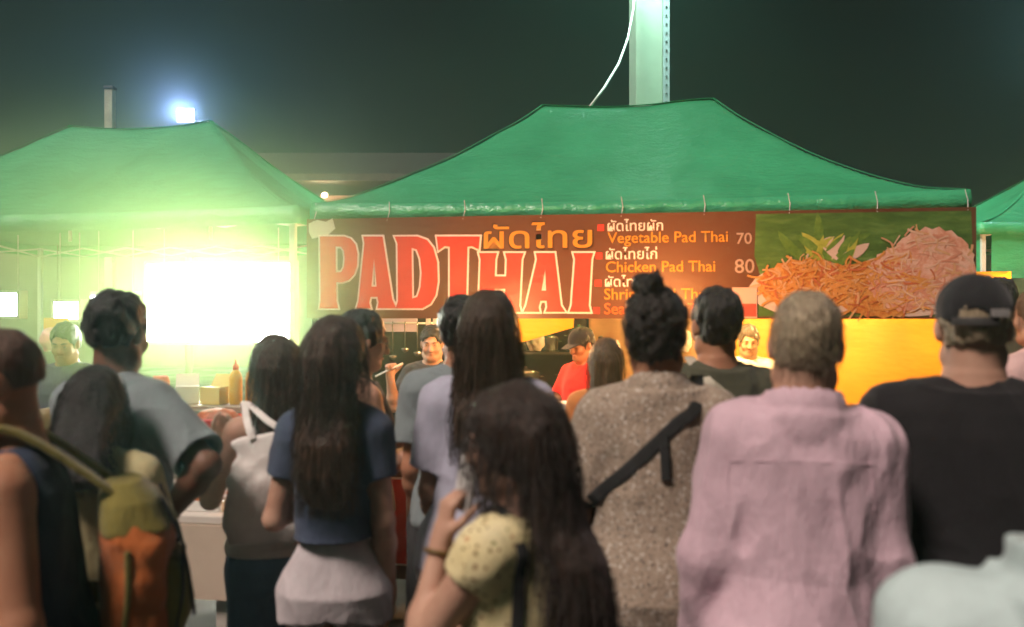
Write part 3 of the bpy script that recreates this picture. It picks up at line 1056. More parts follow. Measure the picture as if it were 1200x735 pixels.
LEAF = print_tex('print_leaf', [(.25, (.035, .085, .018)), (.5, (.075, .16, .03)), (.62, (.12, .22, .05)), (.8, (.20, .28, .09))], 3.2, (1.2, 1, 4.5))
LEAF2 = print_tex('print_lime', [(.3, (.22, .27, .03)), (.55, (.38, .40, .06)), (.75, (.52, .50, .18))], 9, (1, 1, 1))
HERB = print_tex('print_herb', [(.3, (.06, .14, .02)), (.6, (.14, .25, .04)), (.8, (.30, .36, .10))], 12)
DISH = print_mat('print_dish', (.62, .46, .38))
m, nt, b, out = nodemat('print_noodles')
v = coords(nt, (1, 1, 1))
nt.links.new(ramp(nt, noise(nt, v, 16, 6, .7), [(.25, (.30, .05, .012)), (.42, (.50, .15, .03)), (.55, (.60, .27, .06)), (.68, (.62, .36, .20)), (.85, (.25, .20, .03))]), b.inputs['Base Color'])
b.inputs['Roughness'].default_value = .42
NOOD = m
m, nt, b, out = nodemat('print_shrimp')
v = coords(nt, (1, 1, 1))
nt.links.new(ramp(nt, noise(nt, v, 13, 6, .7), [(.25, (.46, .12, .07)), (.45, (.64, .30, .20)), (.6, (.72, .46, .36)), (.8, (.58, .18, .10))]), b.inputs['Base Color'])
b.inputs['Roughness'].default_value = .42
SHRI = m
pr = poly_print(ban, 'food_picture', [(886, 251), (1138, 247), (1140, 300), (1138, 371), (884, 371), (893, 330), (884, 300)], .0012, LEAF)
rl = random.Random(12)
for k in range(34):
    x0, y0 = 968 + rl.uniform(-24, 30), 306 + rl.uniform(-16, 10)
    an = rl.uniform(5, 150) if k % 3 else rl.uniform(20, 60); L = rl.uniform(16, 50); wd = L * rl.uniform(.07, .17)
    cu = rl.uniform(-.5, .5); P_, Q_ = [], []
    for i in range(8):
        t = i / 7; a_ = R(an) + cu * t; wv_ = wd * math.sin(math.pi * min(1, t * .94 + .06)) ** .7
        x, y = x0 + math.cos(R(an) + cu * t * .5) * L * t, y0 - math.sin(R(an) + cu * t * .5) * L * t
        P_.append((x - math.sin(a_) * -wv_, y + math.cos(a_) * wv_)); Q_.append((x + math.sin(a_) * -wv_, y - math.cos(a_) * wv_))
    poly_print(pr, 'printed_leaf', P_ + Q_[::-1], .0024 + k * .00006, (LEAF2, HERB, LEAF2, HERB, DISH)[k % 5 if k % 10 else 1])


def blob(cx, cy, rx, ry, n=40, j=.06, ph=0):
    return [(cx + rx * math.cos(2 * math.pi * k / n) * (1 + j * math.sin(k * 2.7 + ph)), cy - ry * math.sin(2 * math.pi * k / n) * (1 + j * math.cos(k * 3.1 + ph))) for k in range(n)]


poly_print(pr, 'printed_plate', blob(948, 340, 70, 31, j=.01), .0050, DISH)
poly_print(pr, 'printed_plate', blob(1066, 334, 79, 37, j=.01), .0054, DISH)
poly_print(pr, 'printed_noodles', blob(948, 334, 60, 30, ph=1), .0068, NOOD)
poly_print(pr, 'printed_noodles', blob(1035, 338, 62, 34, ph=2), .0070, NOOD)
poly_print(pr, 'printed_shrimp', blob(1092, 312, 50, 45, ph=3, j=.05), .0084, SHRI)
poly_print(pr, 'printed_shrimp', blob(1060, 326, 44, 38, ph=5, j=.06), .0088, SHRI)
bm = bmesh.new(); r3 = random.Random(3)
for k in range(420):
    ci = r3.randrange(3); c = ((948, 332, 58, 28), (1036, 336, 60, 32), (1086, 316, 54, 46))[ci]
    an = r3.uniform(0, 6.3); rr = r3.uniform(.05, 1.03) ** .5
    x, y = c[0] + math.cos(an) * rr * c[2], c[1] + math.sin(an) * rr * c[3]
    th = r3.uniform(0, 6.3); cu = r3.uniform(-.12, .12)
    pts = []
    for i in range(9):
        a, z = pic(x, y); pts.append((a, z)); x += math.cos(th) * 2.6; y += math.sin(th) * 1.7; th += cu * 1.6
    w_ = r3.uniform(.003, .0075)
    vs = []
    for i, (a, z) in enumerate(pts):
        d = Vector((pts[min(i + 1, 8)][0] - pts[max(i - 1, 0)][0], pts[min(i + 1, 8)][1] - pts[max(i - 1, 0)][1])).normalized()
        o_ = .0095 + k * .000004
        vs.append((bm.verts.new((a - d.y * w_, -o_, z + d.x * w_)), bm.verts.new((a + d.y * w_, -o_, z - d.x * w_))))
    mi = r3.choice((0, 0, 0, 1, 2)) if ci < 2 else r3.choice((3, 3, 1, 4, 4))
    for i in range(8):
        f = bm.faces.new((vs[i][0], vs[i + 1][0], vs[i + 1][1], vs[i][1])); f.material_index = mi
bmobj('printed_noodles', bm, [print_mat('noodle_a', (.60, .26, .07)), print_mat('noodle_b', (.62, .34, .17)), print_mat('noodle_c', (.48, .13, .05)), print_mat('noodle_d', (.66, .42, .30)), print_mat('noodle_e', (.60, .26, .17))], pr)
poly_print(ban, 'printed_box', [(858, 337), (887, 337), (887, 373), (858, 373)], .0110, print_mat('print_pink', (.66, .38, .30)))
poly_print(ban, 'printed_box', [(860, 356), (886, 356), (886, 371), (860, 371)], .0130, print_mat('print_red', (.42, .07, .05)))
# pale splash behind the first letter
poly_print(ban, 'printed_star', [(362, 262), (372, 258), (382, 260), (390, 256), (393, 268), (384, 276), (366, 280), (362, 272)], .0032, print_mat('print_cream', (.55, .50, .42)))

# ---- the stall's counter, its front banner and what stands on it
CB = -1.12
ctr = empty('food_counter', loc2w(-.2, CB), TRZ)
tag(ctr, 'long steel-topped food counter in front of the pad thai stall', 'counter')
bm = bmesh.new(); add_box(bm, (0, .33, .885), (4.0, .66, .03), bev=.006)
bmobj('counter_top', bm, plain('brushed_steel', (.45, .43, .40), .35, .1, 5, .1, 30, .6), ctr)
for sx in (-1.94, 0, 1.94):
    for y in (.05, .61):
        bm = bmesh.new(); add_box(bm, (sx, y, .435), (.04, .04, .87)); bmobj('leg', bm, DARKST, ctr)
lb = empty('banner', loc2w(-.2, CB - .02), TRZ)
tag(lb, 'lower brown banner with big red letters across the counter front', 'banner')
bm = bmesh.new(); add_box(bm, (0, .004, .52), (4.0, .008, .70)); bmobj('vinyl', bm, BROWN, lb)
sx0 = px2loc(*Z3(372, 0), b=CB)[0]
tgt = px2loc(457, 0, b=CB)[0] + .2


def conv2(x, y):
    return tgt + (x - 372) * .00185 , .745 - (y - 172) * .00192


letters(lb, conv2, .004, .013)

# food and pans on the counter
def on_counter(a, y, z=.90): return loc2w(-.2 + a, CB + y, z)


o = empty('griddle_pan', on_counter(1.0, .34), TRZ); tag(o, 'wide round steel frying pan heaped with orange noodles on the counter', 'pan')
bm = bmesh.new(); add_lathe(bm, [(.05, .005), (.30, .01), (.38, .06), (.40, .10), (.385, .10), (.29, .02), (.01, .018)], seg=32); bmobj('pan', bm, DARKST, o, True)
NOO3 = plain('noodles_cooked', (.52, .22, .05), .5, .35, 40, .9, 55, bd=.02)
bm = bmesh.new(); r4 = random.Random(9)
for k in range(120):
    an = r4.uniform(0, 6.3); rr = .28 * math.sqrt(r4.random()); p = Vector((rr * math.cos(an), rr * math.sin(an), .03 + .12 * (1 - (rr / .3) ** 2) + r4.uniform(0, .015)))
    th = r4.uniform(0, 6.3); pts = []
    for i in range(7):
        pts.append(p.copy()); p += Vector((math.cos(th) * .025, math.sin(th) * .025, r4.uniform(-.008, .006))); th += r4.uniform(-.5, .5)
    add_tube(bm, pts, .006, 5)
bmobj('noodles', bm, NOO3, o, True)
o = empty('food_tray', on_counter(-.72, .16), TRZ); tag(o, 'shallow steel tray of bright orange food seen past the navy shirt', 'tray')
bm = bmesh.new()
add_box(bm, (0, 0, .008), (.40, .26, .012)); add_box(bm, (0, -.13, .035), (.40, .010, .06)); add_box(bm, (0, .13, .035), (.40, .010, .06)); add_box(bm, (-.2, 0, .035), (.010, .25, .06)); add_box(bm, (.2, 0, .035), (.010, .25, .06))
bmobj('tray', bm, STEEL, o)
bm = bmesh.new()
for k in range(60):
    add_lathe(bm, [(.004, -.018), (.022, -.008), (.024, .006), (.006, .018)], (r4.uniform(-.17, .17), r4.uniform(-.10, .10), .03 + r4.uniform(0, .05)), 7)
bmobj('fried_food', bm, plain('fried_orange', (.75, .30, .04), .5, .3, 30, .5), o, True)
for k, (a, cl, lb_) in enumerate(((-1.30, (.62, .05, .03), 'red squeeze bottle of sauce on the counter'), (-1.2, (.62, .42, .03), 'yellow squeeze bottle beside the red one on the counter'), (.32, (.75, .73, .70), 'white squeeze bottle on the counter near the frying pan'))):
    o = empty('sauce_bottle', on_counter(a, .22), 0); tag(o, lb_, 'bottle', 'sauce bottles on the counter')
    bm = bmesh.new(); add_lathe(bm, [(.032, 0), (.036, .01), (.036, .13), (.030, .155), (.018, .165)]); bmobj('bottle', bm, plain('bottle_%d' % k, cl, .35, .05), o, True)
    bm = bmesh.new(); add_lathe(bm, [(.018, .166), (.018, .18), (.008, .19), (.004, .225)]); bmobj('cap', bm, plain('bottle_cap', (.7, .68, .65), .4), o, True)
for k in range(5):
    o = empty('takeaway_box', on_counter(-.1 + .006 * k, .45, .90 + .052 * k), TRZ + .05 * math.sin(k * 2.1))
    tag(o, ('white foam takeaway box at the bottom of the stack on the counter', 'white foam takeaway box second from the bottom of the stack', 'white foam takeaway box in the middle of the stack', 'white foam takeaway box second from the top of the stack', 'white foam takeaway box on top of the stack on the counter')[k], 'box', 'takeaway boxes stacked on the counter')
    bm = bmesh.new(); add_box(bm, (0, 0, .014), (.20, .15, .026), bev=.008); bmobj('box', bm, plain('foam_white', (.75, .73, .70), .7, .04), o)
    bm = bmesh.new(); add_box(bm, (0, 0, .039), (.205, .155, .022), bev=.009); bmobj('lid', bm, plain('foam_white', (.75, .73, .70), .7, .04), o)

# ---- inside of the stall
YEL = print_mat('yellow_tarp', (.80, .33, .005), .5, .4)
def loc_of(px, Y): return px2loc(px, 0, Y)[0]


a0, a1 = loc_of(852, 2.85), loc_of(1185, 2.85)
o = link('tarpaulin', sheet(a0, a1, .45, 2.1, 0, 60, 20, .02, 1), YEL); o.location = loc2w(0, 2.85); o.rotation_euler = (0, 0, TRZ)
o.modifiers.new('t', 'SOLIDIFY').thickness = .003
tag(o, 'bright yellow tarpaulin hung as the back wall behind the cook', 'tarpaulin')
a0, a1 = loc_of(690, 2.9), loc_of(850, 2.9)
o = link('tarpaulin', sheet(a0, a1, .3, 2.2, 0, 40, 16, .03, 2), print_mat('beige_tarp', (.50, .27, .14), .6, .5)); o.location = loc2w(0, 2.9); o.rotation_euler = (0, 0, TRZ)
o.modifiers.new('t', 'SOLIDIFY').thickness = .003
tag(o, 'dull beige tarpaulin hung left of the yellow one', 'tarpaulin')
a0, a1 = loc_of(365, 2.92), loc_of(688, 2.92)
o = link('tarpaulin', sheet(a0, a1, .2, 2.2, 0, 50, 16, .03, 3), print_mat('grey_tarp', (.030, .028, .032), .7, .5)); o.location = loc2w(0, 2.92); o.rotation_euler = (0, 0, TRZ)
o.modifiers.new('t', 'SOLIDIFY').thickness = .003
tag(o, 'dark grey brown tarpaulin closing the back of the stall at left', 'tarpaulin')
# yellow board with a slanting lower edge
q = [px2loc(604, 368, 1.4), px2loc(673, 368, 1.4), px2loc(672, 384, 1.4), px2loc(609, 402, 1.4)]
bm = bmesh.new()
f0 = [bm.verts.new((a, 0, z)) for a, z in q]; f1 = [bm.verts.new((a, .012, z)) for a, z in q]
bm.faces.new(f0); bm.faces.new(f1[::-1])
for i in range(4): bm.faces.new((f0[i], f0[(i + 1) % 4], f1[(i + 1) % 4], f1[i]))
for a in (q[0][0] + .05, q[1][0] - .05):
    add_tube(bm, [(a, .006, q[0][1] - .01), (a, .006, 2.3)], .003, 5)
o = bmobj('hanging_board', bm, YEL); o.location = loc2w(0, 1.4); o.rotation_euler = (0, 0, TRZ)
tag(o, 'yellow board with a slanting lower edge hung just below the banner', 'board')
q = [px2loc(437, 366, 1.2), px2loc(489, 366, 1.2), px2loc(488, 389, 1.2), px2loc(437, 389, 1.2)]
bm = bmesh.new(); add_box(bm, ((q[0][0] + q[1][0]) / 2, 0, (q[0][1] + q[2][1]) / 2), (q[1][0] - q[0][0], .02, q[0][1] - q[2][1]), bev=.003)
for a in (q[0][0] + .05, q[1][0] - .05):
    add_tube(bm, [(a, .006, q[0][1] - .01), (a, .006, 2.3)], .003, 5)
o = bmobj('hanging_board', bm, print_mat('lavender_board', (.52, .42, .50))); o.location = loc2w(0, 1.2); o.rotation_euler = (0, 0, TRZ)
tag(o, 'pale lavender board hung inside the stall below the letters PA', 'board')
# pair of white posts
for k, px in enumerate((502, 510)):
    a = px2loc(px, 0, .75)[0]
    bm = bmesh.new(); add_box(bm, (0, 0, 1.2), (.034, .034, 2.36), bev=.004); add_box(bm, (0, 0, .01), (.08, .08, .02))
    o = bmobj('post', bm, plain('white_paint', (.72, .68, .68), .4, .05)); o.location = loc2w(a, .75); o.rotation_euler = (0, 0, TRZ)
    tag(o, ('slim white post, left one of the close pair inside the stall', 'slim white post, right one of the close pair inside the stall')[k], 'post', 'white posts inside the stall')


# pots on a back shelf, seen through the gaps in the crowd
a0 = loc_of(640, 2.4)
sh2 = empty('pot_shelf', loc2w(a0, 2.4), TRZ); tag(sh2, 'dark shelf of steel pots at the back of the pad thai stall', 'shelf')
for z in (.95, 1.32):
    bm = bmesh.new(); add_box(bm, (0, 0, z), (1.1, .34, .022)); bmobj('shelf_board', bm, DARKST, sh2)
for x in (-.53, .53):
    bm = bmesh.new(); add_box(bm, (x, 0, .74), (.025, .34, 1.48)); bmobj('side_post', bm, DARKST, sh2)
POT = plain('pot_steel', (.55, .53, .5), .25, .1, 8, .05, 30, .9)
for k, (x, z, r_, h_, lab) in enumerate(((-.32, 1.331, .13, .17, 'widest steel pot on the upper shelf of the stall'), (.02, 1.331, .10, .13, 'small steel pot on the upper shelf of the stall'), (.32, 1.331, .11, .20, 'tall steel pot on the upper shelf of the stall'), (-.2, .961, .14, .16, 'steel pot on the lower shelf at left'), (.25, .961, .13, .19, 'steel pot on the lower shelf at right'))):
    o = empty('pot', loc2w(a0, 2.4) + UX * x + Vector((0, 0, z))); tag(o, lab, 'pot', 'steel pots on the back shelf')
    bm = bmesh.new(); add_lathe(bm, [(r_ * .94, 0), (r_, .02), (r_, h_), (r_ * 1.04, h_ + .004), (r_ * .97, h_ + .008)], seg=24); bmobj('pot', bm, POT, o, True)
    bm = bmesh.new(); add_lathe(bm, [(r_ * .97, h_ + .009), (r_ * .6, h_ + .03), (.015, h_ + .04), (.018, h_ + .06), (.004, h_ + .065)], seg=24); bmobj('lid', bm, POT, o, True)
    for sx in (-1, 1):
        bm = bmesh.new(); add_tube(bm, [(sx * r_, -.03, h_ * .75), (sx * (r_ + .03), -.03, h_ * .78), (sx * (r_ + .03), .03, h_ * .78), (sx * r_, .03, h_ * .75)], .006, 6); bmobj('handle', bm, POT, o, True)
# ladles on a rail and bags of noodles hung under the eave
a1 = loc_of(470, .9)
o = empty('utensil_rail', loc2w(a1, .9, 1.62), TRZ); tag(o, 'steel rail of hanging ladles at the left of the pad thai stall', 'rail')
bm = bmesh.new(); add_tube(bm, [(-.34, 0, 0), (.34, 0, 0)], .008, 8); add_tube(bm, [(-.32, 0, 0), (-.32, 0, .78)], .004, 6); add_tube(bm, [(.32, 0, 0), (.32, 0, .78)], .004, 6); bmobj('rail', bm, STEEL, o, True)
for k in range(6):
    x = -.28 + k * .105
    bm = bmesh.new(); add_tube(bm, [(x, 0, .012), (x, -.01, -.01), (x, -.004, -.20 - .03 * (k % 3))], .005, 6)
    add_lathe(bm, [(.006, -.045), (.028, -.03), (.038, -.005), (.034, -.004), (.004, -.03)], (x, -.004, -.20 - .03 * (k % 3)), 12); bmobj('ladle', bm, POT, o, True)
for k, (px, dz, col, lab) in enumerate(((628, 0, (.62, .55, .45), 'clear bag of pale noodles hung left of the cook in red'), (746, .03, (.60, .30, .10), 'orange bag hung right of the cook in red'), (800, .0, (.55, .50, .45), 'pale plastic bag hung between the dark haired men'))):
    o = empty('hanging_bag', loc2w(loc_of(px, 1.9), 1.9, 1.50 + dz)); tag(o, lab, 'bag', 'bags hung inside the pad thai stall')
    fb = Field((-.1, -.08, -.16), (.1, .08, .12), .008)
    fb.loft([(-.14, 0, 0, .05, .04), (-.08, 0, 0, .085, .06), (.02, 0, 0, .075, .05), (.08, 0, 0, .02, .02), (.11, 0, 0, .03, .02)], .02)
    fb.wrinkle(lambda P: vnoise(P * 30) * .010)
    link('bag', fb.mesh('bag'), plain('hbag_%d' % k, col, .25, .25, 20), o)
    bm = bmesh.new(); add_tube(bm, [(0, 0, .08), (0, 0, .84)], .003, 5); bmobj('string', bm, DARKST, o)

# ---- lamps
def bulb(label, p, col, watts, cord=.5, r=.035, strength=20):
    o = empty('hanging_bulb', p); tag(o, label, 'lamp', 'lamps under the tents')
    bm = bmesh.new(); add_tube(bm, [(0, 0, .06), (.003, 0, .06 + cord)], .004, 6); bmobj('cord', bm, DARKST, o)
    bm = bmesh.new(); add_lathe(bm, [(.014, .03), (.019, .04), (.019, .075), (.008, .085)]); bmobj('socket', bm, DARKST, o, True)
    bm = bmesh.new(); add_lathe(bm, [(.004, -.05), (.020, -.042), (.030, -.015), (.026, .008), (.014, .03)]); bmobj('bulb', bm, emit('glow_%s' % label[:12], col, strength), o, True)
    l = bpy.data.lights.new('lamp_light', 'POINT'); l.energy = watts; l.color = col; l.shadow_soft_size = r
    lo = bpy.data.objects.new('lamp_light', l); COL.objects.link(lo); lo.parent = o; lo.location = (0, 0, -.07)
    return o


ORG = (1.0, .50, .20)
bulb('warm bulb hanging behind the banner over the pan', loc2w(.75, .55, 1.98), (1, .48, .18), 130)
bulb('warm bulb hanging behind the banner over the left of the counter', loc2w(-1.0, .60, 1.95), (1, .50, .2), 80)
bulb('warm bulb lighting the yellow tarpaulin', loc2w(1.75, 1.7, 2.1), (1, .58, .20), 170)
bulb('warm bulb behind the food picture end of the banner', loc2w(1.75, .5, 1.95), (1, .48, .12), 45)  # added bulb that feeds the orange glow by the tarpaulin
def added_rim_lamp(label, p, col, watts):  # added lamps hidden by the crowd, for orange rims and a lit banner foot
    b0 = bulb(label, p, col, watts, cord=p.z - .90 - .06)
    b0.rotation_euler = (math.pi, 0, 0); b0.name = 'added_rim_lamp'
    b0['group'] = 'added rim lamps on the counter'
    bm = bmesh.new(); add_lathe(bm, [(.06, 0), (.06, -.012), (.02, -.02)], (.003, 0, p.z - .90), 16); bmobj('base', bm, DARKST, b0, True)


added_rim_lamp('bare bulb on a stem by the pan, behind the man with the top knot', W(785, 372, 5.2), (1, .42, .13), 50)
added_rim_lamp('bare bulb on a stem at the counter, behind the lavender shirt', W(572, 376, 5.25), (1, .45, .15), 38)
bulb('warm bulb under the green tent at the right edge', Vector((4.9, 7.9, 2.0)), (1, .55, .25), 45)

# light box of the left stall
LBC = W(255, 355, 6.6)
def lightbox(label, c, w, hgt, rz, s=14, col=(1, .98, .93), dep=.10):
    o = empty('light_box', c, rz); tag(o, label, 'light box', 'lit white sign boxes of the left stall')
    bm = bmesh.new()
    for z in (-hgt / 2 - .012, hgt / 2 + .012): add_box(bm, (0, dep / 2, z), (w + .048, dep, .024))
    for x in (-w / 2 - .012, w / 2 + .012): add_box(bm, (x, dep / 2, 0), (.024, dep, hgt))
    add_box(bm, (0, dep - .005, 0), (w, .01, hgt))
    for x in (-w * .4, w * .4): add_tube(bm, [(x, dep / 2, hgt / 2), (x, dep / 2, 2.36 - c.z)], .004, 6)
    bmobj('frame', bm, STEEL, o)
    bm = bmesh.new(); add_box(bm, (0, .014, 0), (w, .02, hgt)); bmobj('lit_face', bm, emit('lightbox_%d' % int(s), col, s), o)
    return o


lightbox('big glaring white light box under the left green tent', LBC, 1.19, .60, TRZ, 42, (1, 1, .88))
lightbox('small white light box at the left edge of the photo', W(2, 357, 7.15), .28, .19, TRZ, 25)
lightbox('white lamp panel above the pink bag near the left edge', W(77, 364, 6.95), .22, .14, TRZ, 25, (.95, .97, 1))
# fluorescent tube
o = empty('tube_light', W(134, 347, 6.8), TRZ); tag(o, 'thin white fluorescent tube beside the big light box', 'lamp', 'lamps under the tents')
bm = bmesh.new(); add_box(bm, (0, .02, .022), (.42, .05, .03)); add_tube(bm, [(-.15, .02, .03), (-.15, .02, .52)], .003, 5); add_tube(bm, [(.15, .02, .03), (.15, .02, .52)], .004, 5); bmobj('fitting', bm, STEEL, o)
bm = bmesh.new(); add_tube(bm, [(-.20, 0, -.012), (.20, 0, -.012)], .017, 10); bmobj('tube', bm, emit('tube_glow', (.95, 1, .97), 14), o, True)

# ---- lamp pole behind the left tent
fp = W(217, 135, 10.2)
o = empty('lamp_pole', (fp.x, 10.2, 0)); tag(o, 'pole with one blue white floodlight above the left tent', 'street lamp')
bm = bmesh.new(); add_tube(bm, [(0, .12, 0), (0, .12, fp.z + .1)], [.05, .04], 10); bmobj('pole', bm, plain('dull_pole', (.14, .14, .13), .6), o, True)
bm = bmesh.new(); add_box(bm, (0, .06, fp.z), (.22, .10, .18), bev=.012); add_tube(bm, [(0, .12, fp.z - .14), (0, .07, fp.z - .1)], .02, 6); hd_ = bmobj('lamp_head', bm, DARKST, o)
bm = bmesh.new(); add_lathe(bm, [(.001, -.012), (.052, -.004), (.058, .004), (.05, .012)], (0, 0, 0), 20, Matrix.Rotation(R(90), 3, 'X')); lens = bmobj('lens', bm, emit('flood_glow', (.72, .82, 1), 90), o, True); lens.location = (0, -.005, fp.z)
bm = bmesh.new(); add_lathe(bm, [(.001, -.006), (.013, -.003), (.012, .006)], (0, 0, 0), 12, Matrix.Rotation(R(90), 3, 'X')); l2 = bmobj('indicator', bm, emit('flood_small', (.7, .8, 1), 6), o, True); l2.location = (.27, -.0, fp.z - .09)
bm = bmesh.new(); add_tube(bm, [(.08, .06, fp.z - .05), (.27, .02, fp.z - .09)], .008, 6); bmobj('bracket', bm, DARKST, o)
l = bpy.data.lights.new('flood', 'POINT'); l.energy = 90; l.color = (.42, .55, 1); l.shadow_soft_size = .06
lo = bpy.data.objects.new('flood_light', l); COL.objects.link(lo); lo.parent = o; lo.location = (0, -.12, fp.z)

# ---- the square pole behind the main tent, with its floodlights high above the frame
pp = W(762, 60, 8.9)
o = empty('utility_pole', (pp.x, 8.95, 0), R(8)); tag(o, 'thick pale square pole rising behind the main tent', 'pole')
bm = bmesh.new(); add_box(bm, (-.04, 0, 3.6), (.29, .26, 7.2), bev=.012)
bmobj('shaft', bm, plain('pole_paint', (.27, .30, .235), .6, .12, 2.5, .25, 18), o)
bm = bmesh.new(); add_box(bm, (.142, -.02, 3.6), (.07, .22, 7.2), bev=.004)
ch = bmobj('side_channel', bm, plain('channel_paint', (.25, .27, .29), .5, .1), o)
bm = bmesh.new()
for k in range(46): pass
bm.free()
bm = bmesh.new()
for k in range(46): add_box(bm, (.142, -.132, 2.9 + k * .09), (.018, .006, .018), bev=.002)
bmobj('bolt', bm, DARKST, ch)['kind'] = 'stuff'
for sx in (-1, 1):
    bm = bmesh.new(); add_box(bm, (sx * .45, -.25, 6.55), (.42, .16, .32), Euler((R(-35), 0, 0)).to_matrix(), bev=.015); add_tube(bm, [(0, 0, 6.6), (sx * .45, -.15, 6.6)], .03, 8)
    hh_ = bmobj('floodlight', bm, DARKST, o)
    bm = bmesh.new(); add_box(bm, (sx * .45, -.31, 6.50), (.36, .02, .26), Euler((R(-35), 0, 0)).to_matrix()); bmobj('lens', bm, emit('flood_panel', (.75, 1, .92), 12), hh_)
    l = bpy.data.lights.new('flood', 'SPOT'); l.energy = 2900; l.color = (.55, 1, .84); l.shadow_soft_size = .16; l.spot_size = R(120); l.spot_blend = .6
    lo = bpy.data.objects.new('flood_light', l); COL.objects.link(lo); lo.parent = o; lo.location = (sx * .45, -.36, 6.45); lo.rotation_euler = (R(38), 0, 0)
# floodlight on a street pole just right of the frame
o = empty('lamp_pole', (6.3, 9.6, 0), R(20)); tag(o, 'street lamp pole with a floodlight beyond the right edge of the frame', 'street lamp')
bm = bmesh.new(); add_tube(bm, [(0, .12, 0), (0, .12, 5.2)], [.05, .04], 10); bmobj('pole', bm, plain('dull_pole', (.14, .14, .13), .6), o, True)
bm = bmesh.new(); add_box(bm, (0, .02, 5.0), (.24, .10, .18), bev=.012); hd_ = bmobj('lamp_head', bm, DARKST, o)
bm = bmesh.new(); add_box(bm, (0, -.035, 5.0), (.2, .012, .14)); bmobj('lens', bm, emit('flood_glow', (.72, .82, 1), 90), hd_)
l = bpy.data.lights.new('flood', 'POINT'); l.energy = 28; l.color = (.62, .85, 1); l.shadow_soft_size = .1
lo = bpy.data.objects.new('flood_light', l); COL.objects.link(lo); lo.parent = o; lo.location = (0, -.16, 5.0)
# cable from the pole to the tent ridge
bm = bmesh.new()
pts = [W(745, -40, 8.7), W(742, 10, 8.65), W(736, 45, 8.5), W(725, 75, 8.3), W(708, 103, 8.0), W(690, 127, 7.55)]
add_tube(bm, pts, .012, 6)
tag(bmobj('cable', bm, plain('cable_white', (.6, .6, .56), .5), None, True), 'thin white cable drooping from the pole to the tent ridge', 'cable')
# far pale post behind the left tent
fp2 = W(129, 125, 15)
o = empty('utility_pole', (fp2.x, 15, 0)); tag(o, 'short pale post far behind the left tent', 'pole')
bm = bmesh.new(); add_box(bm, (0, 0, 2.82), (.14, .14, 5.64), bev=.01); bmobj('shaft', bm, plain('post_pale', (.55, .53, .38), .6), o)
bm = bmesh.new(); add_box(bm, (0, 0, 5.66), (.17, .17, .05), bev=.01); bmobj('cap', bm, DARKST, o)

# ---- long low building behind
o = empty('market_building', (-9.0, 27, 0), 0); o.scale = (1, 1, 1.065); tag(o, 'long low dark building with a lit orange eave far behind the tents', 'building')
bm = bmesh.new(); add_box(bm, (0, 3, 2.55), (15.0, 6, 5.1)); bmobj('wall', bm, plain('wall_dull', (.20, .15, .12), .85, .2, 1.5, .4, 20), o)
bm = bmesh.new()
vs = [bm.verts.new(p) for p in ((-8, -1.2, 5.55), (8, -1.2, 5.55), (8, 3, 6.9), (-8, 3, 6.9), (8, 7.2, 5.55), (-8, 7.2, 5.55), (-8, -1.2, 5.4), (8, -1.2, 5.4), (8, 7.2, 5.4), (-8, 7.2, 5.4))]
for f in ((0, 1, 2, 3), (3, 2, 4, 5), (0, 6, 7, 1), (5, 4, 8, 9), (6, 9, 8, 7), (0, 3, 5, 9, 6), (1, 7, 8, 4, 2)): bm.faces.new([vs[i] for i in f])
bmobj('roof', bm, plain('roof_dark', (.028, .027, .027), .8, .2), o)
bm = bmesh.new(); add_box(bm, (0, -1.23, 5.46), (16, .05, .2)); bmobj('fascia', bm, plain('fascia', (.13, .10, .085), .7), o)
for k in range(9):
    x = -6.6 + k * 1.65
    bm = bmesh.new(); add_box(bm, (x, -.03, 4.2), (1.2, .06, 1.3)); f = bmobj('window', bm, DARKST, o)
    bm = bmesh.new(); add_box(bm, (x - .29, -.07, 4.2), (.54, .02, 1.2)); add_box(bm, (x + .29, -.07, 4.2), (.54, .02, 1.2)); bmobj('pane', bm, emit('window_warm', (1, .55, .3), .5), f)
l = bpy.data.lights.new('eave_lamp', 'POINT'); l.energy = 120; l.color = (1, .55, .3); l.shadow_soft_size = .1
for x in (3.2, -6.5):
    e = empty('wall_lamp', (-9.0 + x, 26.4, 5.28)); tag(e, 'warm lamp under the building eave ' + ('in the gap between the two tents' if x > 0 else 'near the left edge of the photo'), 'lamp')
    bm = bmesh.new(); add_lathe(bm, [(.02, .0), (.09, .03), (.10, .10), (.04, .16)]); bmobj('glass', bm, emit('eave_glow', (1, .62, .36), 12), e, True)
    bm = bmesh.new(); add_tube(bm, [(0, 0, .15), (0, .6, .2)], .025, 8); bmobj('arm', bm, DARKST, e)
    lo = bpy.data.objects.new('eave_light', l); COL.objects.link(lo); lo.parent = e; lo.location = (0, -.2, -.05)

# ---- left stall: table, shelf and goods
TX = -1.62
t = empty('table', (TX, 3.62, 0), R(-8)); tag(t, 'white table of food trays at the left stall', 'table')
bm = bmesh.new(); add_box(bm, (0, .42, .835), (1.12, .84, .035), bev=.006); bmobj('tabletop', bm, plain('table_white', (.66, .60, .54), .45, .05), t)
bm = bmesh.new(); add_box(bm, (0, .0, .66), (1.08, .02, .31)); add_box(bm, (.55, .42, .66), (.02, .80, .31)); bmobj('apron', bm, plain('apron_cream', (.58, .46, .36), .6, .06), t)
for sx in (-.5, .42):
    for y in (.06, .78):
        bm = bmesh.new(); add_box(bm, (sx, y, .41), (.10 if sx > 0 else .05, .05, .82)); bmobj('leg', bm, plain('table_leg', (.5, .45, .40), .5), t)
TM = Matrix.Translation((TX, 3.62, 0)) @ Matrix.Rotation(R(-8), 4, 'Z')


